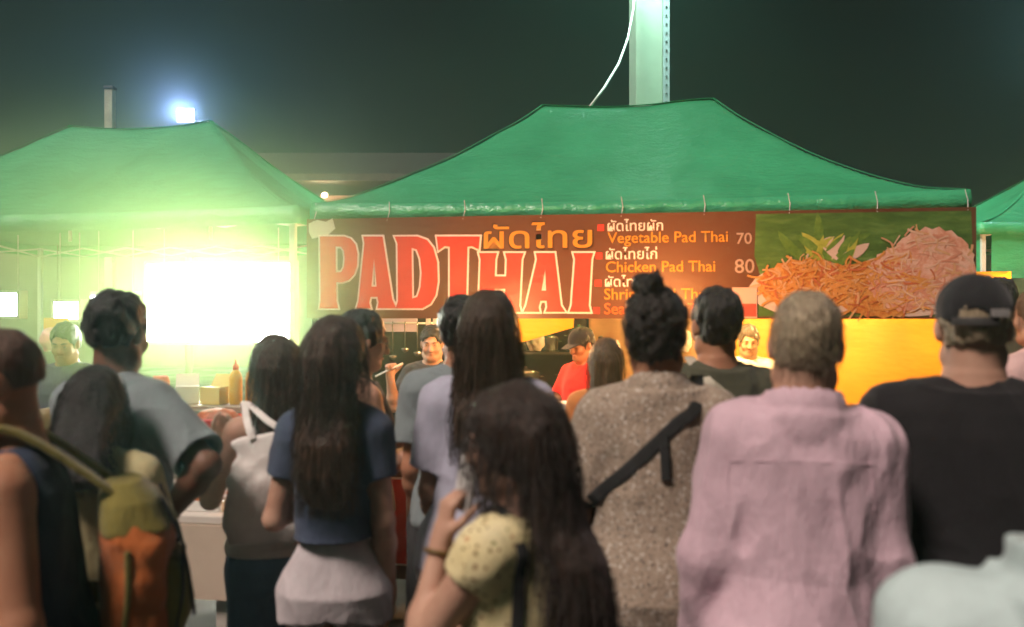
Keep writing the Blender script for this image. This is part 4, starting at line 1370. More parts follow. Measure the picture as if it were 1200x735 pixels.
def tray(label, x, y, w, d, col, n=46, rad=.018, z=.854, leaf=False):
    o = empty('food_tray', TM @ Vector((x, y, z)), R(-8)); tag(o, label, 'tray', 'food trays on the left stall')
    bm = bmesh.new(); add_box(bm, (0, 0, .006), (w, d, .010))
    for sx in (-1, 1): add_box(bm, (sx * w / 2, 0, .022), (.008, d, .042))
    for sy in (-1, 1): add_box(bm, (0, sy * d / 2, .022), (w - .01, .008, .042))
    bmobj('tray', bm, plain('tray_white', (.72, .70, .66), .3, .04), o)
    bm = bmesh.new(); rr = random.Random(len(label) * 7)
    for k in range(n):
        s_ = rad * rr.uniform(.7, 1.3)
        add_lathe(bm, [(s_ * .2, -s_), (s_ * .9, -s_ * .45), (s_, .2 * s_), (s_ * .5, s_ * .8), (s_ * .1, s_)], (rr.uniform(-w * .42, w * .42), rr.uniform(-d * .4, d * .4), .02 + rr.uniform(0, .035)), 7)
    bmobj('food', bm, plain('food_' + label[:8], col, .45, .35, 25, .5), o, True)


tray('tray of orange red salad at the front of the white table', .20, .20, .34, .26, (.72, .20, .06))
tray('tray of pale green rolls at the right end of the white table', .42, .58, .22, .26, (.42, .50, .18))
tray('tray of yellow fried bites near the middle of the white table', -.12, .24, .26, .28, (.70, .42, .08))
tray('tray of leafy green food on the white table', -.38, .62, .30, .28, (.10, .34, .05))
# red tubs and other goods behind
def tub(label, p, r, hgt, col, food):
    o = empty('tub', p); tag(o, label, 'tub', 'plastic tubs on the left stall')
    bm = bmesh.new(); add_lathe(bm, [(r * .8, 0), (r, hgt), (r * 1.08, hgt), (r * 1.08, hgt - .015), (r * 1.03, hgt - .015)], seg=24); bmobj('tub', bm, plain('tub_' + label[:9], col, .35, .06), o, True)
    bm = bmesh.new(); add_lathe(bm, [(r * .97, hgt - .02), (r * .6, hgt + .03), (r * .05, hgt + .045)], seg=20); bmobj('food', bm, plain('tubfood_' + label[:9], food, .5, .4, 30, .6), o, True)


sh = empty('display_shelf', (-1.75, 4.66, 0), R(-8)); tag(sh, 'stepped display shelf of sauces and tubs behind the white table', 'shelf')
for z, y in ((.93, 0), (1.16, .32)):
    bm = bmesh.new(); add_box(bm, (0, y, z), (1.9, .32, .025)); bmobj('shelf_board', bm, plain('shelf_wood', (.36, .27, .2), .6), sh)
for sx in (-.92, .92):
    bm = bmesh.new(); add_box(bm, (sx, .16, .58), (.03, .60, 1.16)); bmobj('side_panel', bm, plain('shelf_wood', (.36, .27, .2), .6), sh)
SM = Matrix.Translation((-1.75, 4.66, 0)) @ Matrix.Rotation(R(-8), 4, 'Z')
tub('big red plastic tub on the lower shelf', SM @ Vector((.16, -.02, .945)), .14, .20, (.70, .035, .03), (.45, .12, .05))
tub('red plastic tub with a green lid of leaves beside the big one', SM @ Vector((-.20, -.02, .945)), .11, .14, (.66, .05, .06), (.12, .40, .06))
tub('green plastic tub at the left of the lower shelf', SM @ Vector((-.5, -.02, .945)), .12, .15, (.05, .36, .06), (.5, .4, .1))
for k, (x, y, z, col, lab) in enumerate(((.10, .32, 1.173, (.78, .46, .02), 'yellow sauce bottle on the upper shelf, left one'), (.20, .32, 1.173, (.80, .30, .02), 'orange sauce bottle on the upper shelf'), (.31, .34, 1.173, (.62, .06, .04), 'red sauce bottle on the upper shelf'), (.55, .32, 1.173, (.45, .58, .80), 'pale blue bottle at the right of the upper shelf'))):
    o = empty('sauce_bottle', SM @ Vector((x, y, z))); tag(o, lab, 'bottle', 'sauce bottles on the upper shelf')
    bm = bmesh.new(); add_lathe(bm, [(.034, 0), (.038, .01), (.038, .15), (.030, .18), (.016, .20)]); bmobj('bottle', bm, plain('sb_%d' % k, col, .3, .05), o, True)
    bm = bmesh.new(); add_lathe(bm, [(.017, .2), (.017, .225), (.006, .235), (.003, .26)]); bmobj('cap', bm, plain('sbcap_%d' % (k % 2), ((.75, .1, .05), (.75, .73, .7))[k % 2], .35), o, True)
for k, (x, y, z, rz_, col, lab) in enumerate(((-.20, .32, 1.175, 20, (.80, .78, .75), 'white paper food box open on the upper shelf'), (-.02, .30, 1.175, -15, (.78, .62, .2), 'yellow paper food box on the upper shelf'), (.36, -.02, .945, 10, (.80, .76, .74), 'white paper food box on the lower shelf by the big red tub'))):
    o = empty('food_box', SM @ Vector((x, y, z)), R(rz_)); tag(o, lab, 'box', 'paper food boxes on the left stall')
    bm = bmesh.new(); add_box(bm, (0, 0, .05), (.13, .10, .10), bev=.004); bmobj('box', bm, plain('pbox_%d' % k, col, .6, .05), o)
    bm = bmesh.new(); add_box(bm, (0, .085, .13), (.13, .006, .09), Euler((R(-40), 0, 0)).to_matrix()); bmobj('lid', bm, plain('pbox_%d' % k, col, .6, .05), o)
for k, (x, y, z, col, lab) in enumerate(((.02, -.10, .945, (.75, .08, .30), 'pink snack packet standing on the lower shelf'), (.33, -.12, .945, (.12, .42, .10), 'green snack packet standing on the lower shelf'), (.50, -.08, .945, (.82, .55, .05), 'yellow snack packet standing on the lower shelf'),
        (.64, -.05, .945, (.70, .07, .05), 'red snack packet at the right end of the lower shelf'), (.42, .30, 1.173, (.72, .66, .75), 'lilac packet on the upper shelf'), (.68, .30, 1.173, (.82, .40, .08), 'orange packet at the right end of the upper shelf'), (-.36, .30, 1.173, (.75, .16, .12), 'red packet at the left of the upper shelf'))):
    o = empty('snack_packet', SM @ Vector((x, y, z)), R(-8 + 9 * math.sin(k * 2.3))); tag(o, lab, 'packet', 'snack packets on the display shelf')
    fb = Field((-.07, -.05, 0), (.07, .05, .2), .007)
    fb.loft([(.002, 0, 0, .055, .030), (.06, 0, 0, .055, .034), (.13, 0, 0, .055, .018), (.165, 0, 0, .056, .006)], .01, pw=3)
    fb.wrinkle(lambda P: vnoise(P * 40 + k) * .004)
    link('packet', fb.mesh('packet'), plain('packet_%d' % k, col, .3, .2, 30), o)
    bm = bmesh.new(); add_box(bm, (0, -.0345, .075), (.06, .004, .05), bev=.001); bmobj('label', bm, plain('packet_label', (.75, .72, .66), .4), o)
# hanging pink bag of snacks near the left lamp
o = empty('snack_bag', W(66, 396, 6.6)); tag(o, 'pink snack bag with an orange top hanging below the left lamp', 'bag')
fb = Field((-.14, -.09, -.13), (.14, .09, .10), .008)
fb.loft([(-.10, 0, 0, .09, .04), (-.03, 0, 0, .125, .065), (.04, 0, 0, .11, .05), (.08, 0, 0, .09, .02)], .02)
fb.wrinkle(lambda P: vnoise(P * 26) * .010)
link('bag', fb.mesh('bag'), plain('bag_pink', (.75, .26, .30), .35, .2), o)
bm = bmesh.new(); add_box(bm, (0, 0, .11), (.19, .025, .09), bev=.008); bmobj('header', bm, plain('bag_orange', (.85, .32, .03), .4), o)
bm = bmesh.new(); add_tube(bm, [(0, .01, .15), (0, .02, .72)], .003, 5); bmobj('string', bm, DARKST, o)
# ------------------------------------------------------------------ the crowd
def px_x(px, Y): return (px - CX) / FPX * Y


def htop(ytop, Y): return CAMZ - (ytop - CY) / FPX * Y


NAVY = cloth('navy_cotton', (.030, .045, .085)); TEAL = cloth('grey_teal_cotton', (.21, .25, .26)); LAV = cloth('lavender_cotton', (.42, .42, .52))
WHT = cloth('white_cotton', (.78, .74, .70)); BLK = cloth('black_cotton', (.016, .015, .017)); OLIVE = cloth('dark_olive_cotton', (.075, .075, .05))
PINK = cloth('pink_shirting', (.62, .44, .51), .8, .5); CREAM = cloth('cream_cotton', (.62, .55, .30)); DENIM = cloth('blue_denim', (.16, .27, .43))
SHORTW = cloth('white_denim', (.58, .53, .55)); GREYD = cloth('charcoal_cloth', (.035, .034, .038)); REDC = cloth('red_cotton', (.75, .025, .02))
PALEB = cloth('pale_blue_cotton', (.50, .62, .70)); PALEG = cloth('pale_teal_linen', (.50, .62, .62)); PINKW = cloth('pale_pink_cotton', (.66, .44, .42))


def pattern_floral(name):
    m, nt, b, out = nodemat(name)
    v = coords(nt, 1.0)
    vo = nt.nodes.new('ShaderNodeTexVoronoi'); vo.inputs['Scale'].default_value = 58; vo.inputs['Randomness'].default_value = .8
    w = nt.nodes.new('ShaderNodeVectorMath'); w.operation = 'ADD'
    nz = nt.nodes.new('ShaderNodeTexNoise'); nz.inputs['Scale'].default_value = 60; nt.links.new(v, nz.inputs['Vector'])
    sc = nt.nodes.new('ShaderNodeVectorMath'); sc.operation = 'SCALE'; sc.inputs['Scale'].default_value = .014
    nt.links.new(nz.outputs['Color'], sc.inputs[0]); nt.links.new(v, w.inputs[0]); nt.links.new(sc.outputs[0], w.inputs[1])
    nt.links.new(w.outputs[0], vo.inputs['Vector'])
    base = ramp(nt, noise(nt, v, 9, 3), [(.3, (.68, .57, .28)), (.7, (.78, .69, .42))])
    spot = ramp(nt, vo.outputs['Distance'], [(.20, (1, 1, 1)), (.34, (0, 0, 0))])
    hue = ramp(nt, noise(nt, v, 26, 1), [(.45, (.26, .14, .06)), (.55, (.20, .22, .07)), (.62, (.50, .22, .10))])
    mx = nt.nodes.new('ShaderNodeMix'); mx.data_type = 'RGBA'
    nt.links.new(spot, mx.inputs['Factor']); nt.links.new(base, mx.inputs[6]); nt.links.new(hue, mx.inputs[7])
    nt.links.new(mx.outputs[2], b.inputs['Base Color'])
    b.inputs['Roughness'].default_value = .85; b.inputs['Sheen Weight'].default_value = .15
    bump(nt, b, noise(nt, coords(nt, (14, 14, 6)), 1.0, 4, .6), .4, .03)
    return m


def pattern_speck(name):
    m, nt, b, out = nodemat(name)
    v = coords(nt, 1.0)
    base = ramp(nt, noise(nt, v, 6, 3), [(.3, (.30, .23, .17)), (.7, (.38, .30, .23))])
    n1 = noise(nt, v, 85, 3, .7); n2 = noise(nt, v, 120, 2, .6)
    a = ramp(nt, n1, [(.56, (0, 0, 0)), (.62, (1, 1, 1))]); c = ramp(nt, n2, [(.36, (1, 1, 1)), (.42, (0, 0, 0))])
    m1 = nt.nodes.new('ShaderNodeMix'); m1.data_type = 'RGBA'; nt.links.new(a, m1.inputs['Factor']); nt.links.new(base, m1.inputs[6]); m1.inputs[7].default_value = (.58, .52, .45, 1)
    m2 = nt.nodes.new('ShaderNodeMix'); m2.data_type = 'RGBA'; nt.links.new(c, m2.inputs['Factor']); nt.links.new(m1.outputs[2], m2.inputs[6]); m2.inputs[7].default_value = (.12, .09, .07, 1)
    nt.links.new(m2.outputs[2], b.inputs['Base Color'])
    b.inputs['Roughness'].default_value = .88; b.inputs['Sheen Weight'].default_value = .15
    bump(nt, b, noise(nt, coords(nt, (14, 14, 6)), 1.0, 4, .6), .4, .03)
    return m


FLORAL = pattern_floral('yellow_floral'); SPECK = pattern_speck('beige_speckle')
Pn = {}


def surf(info, child, pts, back=True):
    """drop points (x, z) on to the back (or front) of a garment, in the person's own space"""
    o = next(c for c in info['o'].children if c.name.split('.')[0] == child)
    me = o.data
    bv = BVHTree.FromPolygons([v.co for v in me.vertices], [tuple(p.vertices) for p in me.polygons])
    out, nn = [], []
    for x, z in pts:
        y0, d = (-1.0, 1) if back else (1.0, -1)
        h_ = bv.ray_cast(Vector((x, y0, z)), Vector((0, d, 0)))
        if h_[0] is None:
            q = bv.find_nearest(Vector((x, -.1 if back else .1, z)))
            out.append(q[0].copy()); nn.append(q[1].copy())
        else:
            out.append(h_[0].copy()); nn.append(h_[1].copy())
    return out, nn


# --- near left man in a tank top, cut by the frame
Y = 1.95
Pn['tank'] = person('man in a navy tank top with a bare shoulder, cut by the left edge', -1.09, Y, 1.66, rz=114, wide=1.22, deep=1.05, lean=7, head=(6, 8, 0), sk=SK_MID,
    hair=dict(kind='short', mat=hairmat('hair_cropped', (.11, .058, .036), (.14, .08, .05)), nape=.11, vol=.001, amp=.3), arms=dict(L=dict(e=(-.34, -.16, -1), f=(-.05, .4, -1)), R=dict(e=(.25, .05, -1), f=(-.1, .6, -1))),
    top=dict(mat=NAVY, sleeve='tank', name='tank_top', ease=.016, hem=.90, neck=.082, ndrop=.02), bottom=dict(mat=GREYD), h=.0055, seed=1, neck=.12)

# --- small black-haired person
Y = 2.35
Pn['small'] = person('short person with black bobbed hair and a cream top, head bent', px_x(98, Y), Y, htop(444, Y) + .02, rz=14, sex='f', lean=8, head=(18, 0, 0), sk=SK_MID,
    hair=dict(kind='long', mat=HR_BLACK, len=1.40, w=.088, vol=.018, strands=800), arms=dict(L=dict(e=(-.2, .5, -1), f=(.4, 1, .1)), R=dict(e=(.2, .45, -1), f=(-.4, 1, .1))),
    top=dict(mat=CREAM, hem=.90, ease=.024, slen=.6), bottom=dict(mat=GREYD), seed=2)

# --- tall man with a hand on his hip
Y = 2.75
Pn['akimbo'] = person('tall dark haired man in a grey teal t-shirt with one hand on his hip', px_x(138, Y), Y, htop(348, Y), rz=-22, wide=.96, head=(8, 12, 0), sk=SK_DARK,
    hair=dict(kind='short', mat=HR_BLACK, nape=.085, vol=.013), arms=dict(R=dict(e=(.98, -.12, -.66), f=(-.80, -.02, -.86), h=(-.85, .15, -.6), pn=(-.4, .2, .9), curl=.5), L=dict(e=(-.15, .2, -1), f=(.1, .9, -.5))),
    top=dict(mat=TEAL, hem=.90, ease=.028, slen=.86), bottom=dict(mat=GREYD), seed=3)

# --- woman in white with a tote, hand at her mouth
Y = 3.02
Pn['white'] = person('woman in a white sleeveless top and blue jeans lifting a hand to her mouth', px_x(326, Y), Y, htop(398, Y), rz=24, sex='f', head=(12, 10, 0),
    hair=dict(kind='long', mat=HR_BROWN, len=1.28, w=.092, strands=880, vol=.016), arms=dict(L=dict(e=(-.35, .30, -1), f=(.10, .60, .95), h=(.35, .35, .8), pn=(.5, -.4, .2), curl=.9), R=dict(e=(.2, .3, -1), f=(-.3, 1, .2))),
    top=dict(mat=WHT, sleeve='tank', name='sleeveless_top', hem=.95, ease=.026, neck=.08), bottom=dict(mat=DENIM, name='jeans', flare=.015), seed=4)

# --- woman in navy
Y = 2.62
Pn['navy'] = person('woman in a navy t-shirt and white shorts with long brown hair', px_x(393, Y), Y, htop(378, Y), rz=0, sex='f', wide=.82, head=(6, -12, 0),
    hair=dict(kind='long', mat=HR_BROWN, len=1.18, w=.092, strands=1280, wave=.004, vol=.016, sx=-.005), arms=dict(L=dict(e=(-.24, -.02, -1), f=(.30, 1, .10)), R=dict(e=(.12, -.06, -1), f=(.04, .25, -1))),
    top=dict(mat=cloth('faded_navy_cotton', (.060, .078, .125)), hem=1.02, ease=.018, slen=.52, loose=.026, hemw=.012), bottom=dict(mat=SHORTW, name='shorts', hem=.80, up=1.07, ease=.014, flare=.004, notch=True), seed=5, h=.0055)

# --- profile customer lit by the stall
Y = 3.55
Pn['profile'] = person('person in profile with glasses, face lit orange by the stall', px_x(422, Y), Y, htop(368, Y), rz=-62, sex='f', head=(10, 0, 0),
    hair=dict(kind='pony', mat=HR_BLACK, vol=.010), arms=dict(L=dict(e=(-.2, .3, -1), f=(.3, 1, .2)), R=dict(e=(.2, .3, -1), f=(-.2, 1, .2))),
    top=dict(mat=cloth('dark_grey_cotton', (.06, .058, .06)), sleeve='tank', name='sleeveless_top', hem=.92, neck=.08), bottom=dict(mat=GREYD), eyes=True, seed=6)

# --- man in grey teal
Y = 3.3
Pn['teal'] = person('man in a grey teal t-shirt and black shorts behind the lavender shirt', px_x(541, Y), Y, htop(354, Y), rz=6, wide=.95, head=(4, -14, 0), sk=SK_MID,
    hair=dict(kind='short', mat=HR_BLACK, nape=.08, vol=.016), arms=dict(L=dict(e=(-.10, -.02, -1), f=(.08, .55, -1))),
    top=dict(mat=TEAL, hem=.90, ease=.028), bottom=dict(mat=GREYD, name='shorts', hem=.50, ease=.03, flare=.03), seed=7)

# --- woman in lavender
Y = 2.78
Pn['lav'] = person('woman in a lavender t-shirt with long straight dark hair', px_x(571, Y), Y, htop(347, Y), rz=-4, sex='f', wide=1.0, head=(2, 6, 2),
    hair=dict(kind='long', mat=HR_BROWN, len=1.245, w=.108, strands=1280, vol=.014, sx=.022, lock=.7), arms=dict(L=dict(e=(-.13, .03, -1), f=(.0, .7, -.8)), R=dict(e=(.1, .1, -1), f=(-.1, .9, -.6))),
    top=dict(mat=LAV, hem=.84, ease=.026, loose=.040, slen=.72), bottom=dict(mat=BLK), seed=8, h=.0055)

# --- girl in yellow floral with a phone
Y = 1.74
Pn['floral'] = person('long haired woman in a yellow floral top holding a phone to her ear', px_x(608, Y), Y, htop(459, Y), rz=50, sex='f', wide=.92, head=(8, 24, 0),
    hair=dict(kind='long', mat=hairmat('hair_deep_brown', (.030, .0165, .011), (.06, .028, .017)), len=.86, w=.082, by=-.030, sx=.02, strands=2000, wave=.008, vol=.018, h=.0055), 
    arms=dict(L=dict(e=(-.16, .55, -.82), f=(.38, .02, 1.1), h=(.25, -.02, 1), pn=(.75, -.3, -.1), curl=.55), R=dict(e=(.2, .2, -1), f=(-.5, .8, -.1))),
    top=dict(mat=FLORAL, sleeve='cap', name='floral_top', hem=.90, ease=.010, neck=.085, ndrop=.025), bottom=dict(mat=DENIM, name='jeans'), eyes=True, seed=9, h=.005)

# --- man with the top knot
Y = 2.45
Pn['bun'] = person('man with a curly top knot in a beige speckled shirt', px_x(770, Y), Y, htop(346, Y), rz=-3, wide=.92, head=(4, -10, -3), sk=SK_MID,
    hair=dict(kind='bun', mat=HR_CURL, vol=.018, nape=.05, bun=(-.012, -.055, .275), curly=True, strands=1040), arms=dict(L=dict(e=(-.26, .02, -1), f=(.1, .8, -.7)), R=dict(e=(.26, .05, -1), f=(-.2, .9, -.4))),
    top=dict(mat=SPECK, hem=.855, ease=.030, loose=.04, slen=.80, name='shirt', collar=-.012, neck=.072), bottom=dict(mat=BLK), seed=10, h=.0055)

# --- man in dark olive behind
Y = 3.1
Pn['olive'] = person('man in a dark olive shirt with a pale strap over his shoulder', px_x(838, Y), Y, htop(344, Y), rz=8, wide=1.02, head=(4, 0, 0), sk=SK_MID,
    hair=dict(kind='short', mat=HR_BLACK, nape=.07, vol=.015), top=dict(mat=OLIVE, hem=.90, ease=.026), bottom=dict(mat=GREYD), seed=11)

# --- man in the pink shirt
Y = 2.06
Pn['pink'] = person('broad grey haired man in a pink long sleeved shirt', px_x(926, Y), Y, htop(349, Y), rz=-6, wide=.93, deep=1.06, roll=2.8, head=(3, -10, 0), sk=SK_LIGHT,
    hair=dict(kind='short', mat=HR_GREY, nape=.072, vol=.006, amp=.45, strands=900), arms=dict(L=dict(e=(-.21, -.03, -1), f=(-.08, .22, -1)), R=dict(e=(.14, -.03, -1), f=(.02, .35, -1))),
    top=dict(mat=PINK, sleeve='long', name='shirt', hem=.80, ease=.026, loose=.030, collar=.004, neck=.074, fold=.014), bottom=dict(mat=GREYD), seed=12, h=.005, neck=.10)

# --- man in a black cap
Y = 2.2
Pn['cap'] = person('big man in a black t-shirt and a backwards black cap', px_x(1140, Y), Y, htop(330, Y), rz=-22, wide=1.1, deep=1.1, head=(2, -4, 0), sk=SK_LIGHT,
    hair=dict(kind='short', mat=HR_GREY, nape=.09, vol=.004), arms=dict(L=dict(e=(-.26, .05, -1), f=(.2, .8, -.5)), R=dict(e=(.26, .05, -1), f=(-.2, .8, -.5))),
    top=dict(mat=BLK, hem=.84, ease=.032, loose=.03, slen=.8), bottom=dict(mat=BLK), seed=13, h=.0055, neck=.10)

# --- near shoulder in pale teal, lower right corner
Y = 1.12
Pn['corner'] = person('near person in a pale teal collared shirt at the lower right corner', px_x(1258, Y), Y, 1.59, rz=-16, wide=1.16, roll=3, head=(6, 0, 24), sk=SK_LIGHT,
    hair=dict(kind='short', mat=HR_BROWN, nape=.08, vol=.012), top=dict(mat=PALEG, hem=.84, ease=.03, name='shirt', sleeve='long', collar=.050, cflare=.016, cfold=.05, neck=.092, fold=.014), bottom=dict(mat=GREYD), seed=14, h=.0055)

# --- people at the right edge behind
Y = 3.6
Pn['pinkright'] = person('person in a pale pink top behind the capped man at the right edge', px_x(1218, Y), Y, htop(338, Y), rz=20, sex='f', wide=1.1, head=(0, 10, 0),
    hair=dict(kind='long', mat=HR_LIGHT, len=1.30, w=.10, strands=450), top=dict(mat=PINKW, hem=.9, ease=.03), bottom=dict(mat=DENIM, name='jeans'), seed=15, h=.007)
Y = 5.2
Pn['farright'] = person('dark haired man standing under the right green tent', px_x(1172, Y), Y, htop(311, Y) - .10, rz=-30, wide=1.0,
    hair=dict(kind='short', mat=HR_BLACK, vol=.014), sk=SK_MID, top=dict(mat=OLIVE, hem=.9), bottom=dict(mat=GREYD), seed=16, h=.008)

# --- child before the counter, stall staff
Y = 4.25
Pn['girl'] = person('girl with long light brown hair standing against the counter', px_x(711, Y), Y, htop(400, Y), rz=-8, sex='f', head=(4, 0, 0),
    hair=dict(kind='long', mat=HR_LIGHT, len=1.20, w=.094, strands=450), top=dict(mat=cloth('orange_cotton', (.55, .20, .06)), hem=.92), bottom=dict(mat=DENIM, name='jeans'), seed=17, h=.007)
Y = 5.95
Pn['red'] = person('cook in a red t-shirt and a dark cap behind the counter', px_x(684, Y), Y, htop(386, Y), rz=128, head=(14, 0, 0), sk=SK_MID,
    hair=dict(kind='short', mat=HR_BLACK, vol=.012), arms=dict(L=dict(e=(-.2, .45, -1), f=(.2, 1, .0)), R=dict(e=(.2, .45, -1), f=(-.2, 1, .1))),
    top=dict(mat=REDC, hem=.9), bottom=dict(mat=GREYD), seed=18, h=.007, eyes=True)
Y = 6.6
Pn['cook'] = person('cook in a pale blue t-shirt facing the crowd before the yellow tarpaulin', px_x(877, Y), Y, htop(384, Y), rz=172, head=(12, 0, 0), sk=SK_MID, wide=1.0,
    hair=dict(kind='short', mat=HR_BLACK, vol=.016), arms=dict(L=dict(e=(-.2, .4, -1), f=(.3, 1, .0)), R=dict(e=(.2, .4, -1), f=(-.3, 1, .1))),
    top=dict(mat=PALEB, hem=.9), bottom=dict(mat=GREYD), seed=19, h=.007, eyes=True)
Y = 5.85
Pn['darkcook'] = person('cook in a dark t-shirt raising a hand behind the counter', px_x(506, Y), Y, 1.60, rz=165, head=(10, 14, 0), sk=SK_LIGHT,
    hair=dict(kind='short', mat=HR_BLACK, vol=.014), arms=dict(R=dict(e=(.25, .5, -.75), f=(-.05, .45, 1), h=(-.1, .3, 1), pn=(-.7, .6, 0), curl=1.15), L=dict(e=(-.2, .4, -1), f=(.2, 1, 0))),
    top=dict(mat=cloth('charcoal_cotton', (.045, .045, .05)), hem=.9), bottom=dict(mat=GREYD), seed=20, h=.007, eyes=True)
Y = 5.3
Pn['vendor'] = person('vendor in a dark purple t-shirt behind the left display shelf', px_x(78, Y), Y, htop(372, Y) - .05, rz=176, head=(16, 10, 0), sk=SK_MID,
    hair=dict(kind='short', mat=HR_BLACK, vol=.014), top=dict(mat=cloth('purple_cotton', (.07, .05, .12)), hem=.9), bottom=dict(mat=GREYD), seed=21, h=.007, eyes=True)

# ---- accessories
STRAP = plain('strap_black', (.014, .014, .015), .7, .2, 30, .3, 200)
i = Pn['bun']; s = i['s']
pts, nn = surf(i, 'shirt', [(.115, 1.452 * s), (.09, 1.44 * s), (.04, 1.40 * s), (-.03, 1.335 * s), (-.09, 1.275 * s), (-.16, 1.21 * s), (-.19, 1.18 * s)])
fp_, fn_ = surf(i, 'shirt', [(-.20, 1.08 * s), (-.10, 1.18 * s), (.02, 1.32 * s), (.09, 1.42 * s)], back=False)
top_ = i['tp'](.112, -.01, 1.455); top_.z += .062
o = empty('crossbody_bag', i['o'].location, i['o'].rotation_euler.z); tag(o, 'black crossbody strap and small pouch worn over the beige speckled shirt', 'bag')
side = Vector((-.225, 0, 1.14 * s))
band('strap', [top_] + pts[1:] + [side], [(0, 0, 1)] + nn[1:] + [(-1, 0, 0)], .036, .004, STRAP, o)
band('strap', [side] + fp_ + [top_], [(-1, 0, 0)] + fn_ + [(0, 0, 1)], .036, .004, STRAP, o)
p2, n2 = surf(i, 'shirt', [(.0, 1.37 * s), (.004, 1.31 * s), (.006, 1.25 * s)])
band('strap_end', p2, n2, .026, .009, STRAP, o)
bm = bmesh.new(); add_box(bm, (0, 0, 0), (.22, .07, .15), bev=.02); q = bmobj('pouch', bm, STRAP, o); q.location = fp_[1] + Vector((0, .04, -.03))

i = Pn['olive']; s = i['s']
PALES = plain('strap_pale', (.50, .46, .36), .7, .1, 30, .3, 150)
o = empty('shoulder_bag', i['o'].location, i['o'].rotation_euler.z); tag(o, 'bag on a pale canvas strap worn across the dark olive shirt', 'bag')
pts, nn = surf(i, 't_shirt', [(-.075, 1.445 * s), (-.03, 1.405 * s), (.02, 1.34 * s), (.08, 1.22 * s), (.15, 1.08 * s), (.20, .98 * s)])
top_ = i['tp'](-.10, -.01, 1.455); top_.z += .066
band('strap', [top_] + pts + [Vector((.235, .0, .93 * s))], [(0, 0, 1)] + nn + [(1, 0, 0)], .040, .004, PALES, o)
bm = bmesh.new(); add_box(bm, (.27, .02, .80 * s), (.10, .28, .24), bev=.03); bmobj('pouch', bm, PALES, o)

i = Pn['floral']; s = i['s']
o = empty('shoulder_bag', i['o'].location, i['o'].rotation_euler.z); tag(o, 'small dark bag on a thin black strap over the floral top', 'bag')
pts, nn = surf(i, 'floral_top', [(-.085, 1.42 * s), (-.085, 1.36 * s), (-.088, 1.26 * s), (-.092, 1.14 * s), (-.10, 1.02 * s), (-.11, .95 * s)])
top_ = i['tp'](-.088, -.005, 1.45); top_.z += .043
f2, n2 = surf(i, 'floral_top', [(-.085, 1.40 * s), (-.09, 1.25 * s), (-.11, 1.05 * s)], back=False)
band('strap', [f2[2], f2[1], f2[0], top_] + pts, [n2[2], n2[1], n2[0], (0, 0, 1)] + nn, .024, .004, STRAP, o)
bm = bmesh.new(); add_box(bm, (0, 0, 0), (.24, .09, .18), bev=.02); q = bmobj('pouch', bm, STRAP, o); q.location = pts[-1] + Vector((-.03, -.05, -.06))
# phone at her ear
a = i['A']['L']
o = empty('mobile_phone', i['o'].location, i['o'].rotation_euler.z); tag(o, 'phone in a pale dotted case held by the woman in floral', 'phone')
hp_ = a['wr'] + dirv(a['h']) * .10 * s
pnv = Vector(a['pn']); pnv = (pnv - dirv(a['h']) * pnv.dot(dirv(a['h']))).normalized()
zx = dirv(a['h']); xx = zx.cross(pnv)
rotm = Matrix((xx, pnv, zx)).transposed()
bm = bmesh.new(); add_box(bm, (0, 0, 0), (.074, .010, .152), bev=.006)
q = bmobj('case', bm, plain('phone_case', (.66, .64, .62), .35, .05), o); q.matrix_local = Matrix.Translation(hp_ + pnv * .030 + zx * .055) @ rotm.to_4x4()
bm = bmesh.new(); rr = random.Random(4)
for k in range(14): add_lathe(bm, [(.005, -.0062), (.005, -.0048)], (rr.uniform(-.03, .03), -.0, rr.uniform(-.066, .03)), 8, Matrix.Rotation(R(-90), 3, 'X'))
bmobj('case_dots', bm, plain('case_dark', (.04, .04, .045), .4), q)
bm = bmesh.new(); add_box(bm, (.018, -.007, .055), (.026, .006, .030), bev=.004); bmobj('camera_bump', bm, DARKST, q)
bm = bmesh.new(); add_box(bm, (0, .0056, 0), (.066, .002, .142)); bmobj('screen', bm, plain('phone_glass', (.01, .01, .012), .1, bs=0), q)
# hair tie on her wrist
o = empty('hair_tie', i['o'].location, i['o'].rotation_euler.z); tag(o, 'dark elastic hair tie round the wrist of the woman in floral', 'hair tie')
wv = a['el'].lerp(a['wr'], .90); ax = (a['wr'] - a['el']).normalized(); u1 = ax.cross(Vector((0, 0, 1))).normalized(); u2 = ax.cross(u1)
bm = bmesh.new(); add_tube(bm, [wv + (u1 * math.cos(2 * math.pi * k / 20) + u2 * math.sin(2 * math.pi * k / 20)) * .0285 for k in range(21)], .005, 6, cap=False)
bmobj('band', bm, plain('tie_gold', (.16, .09, .02), .5), o, True)

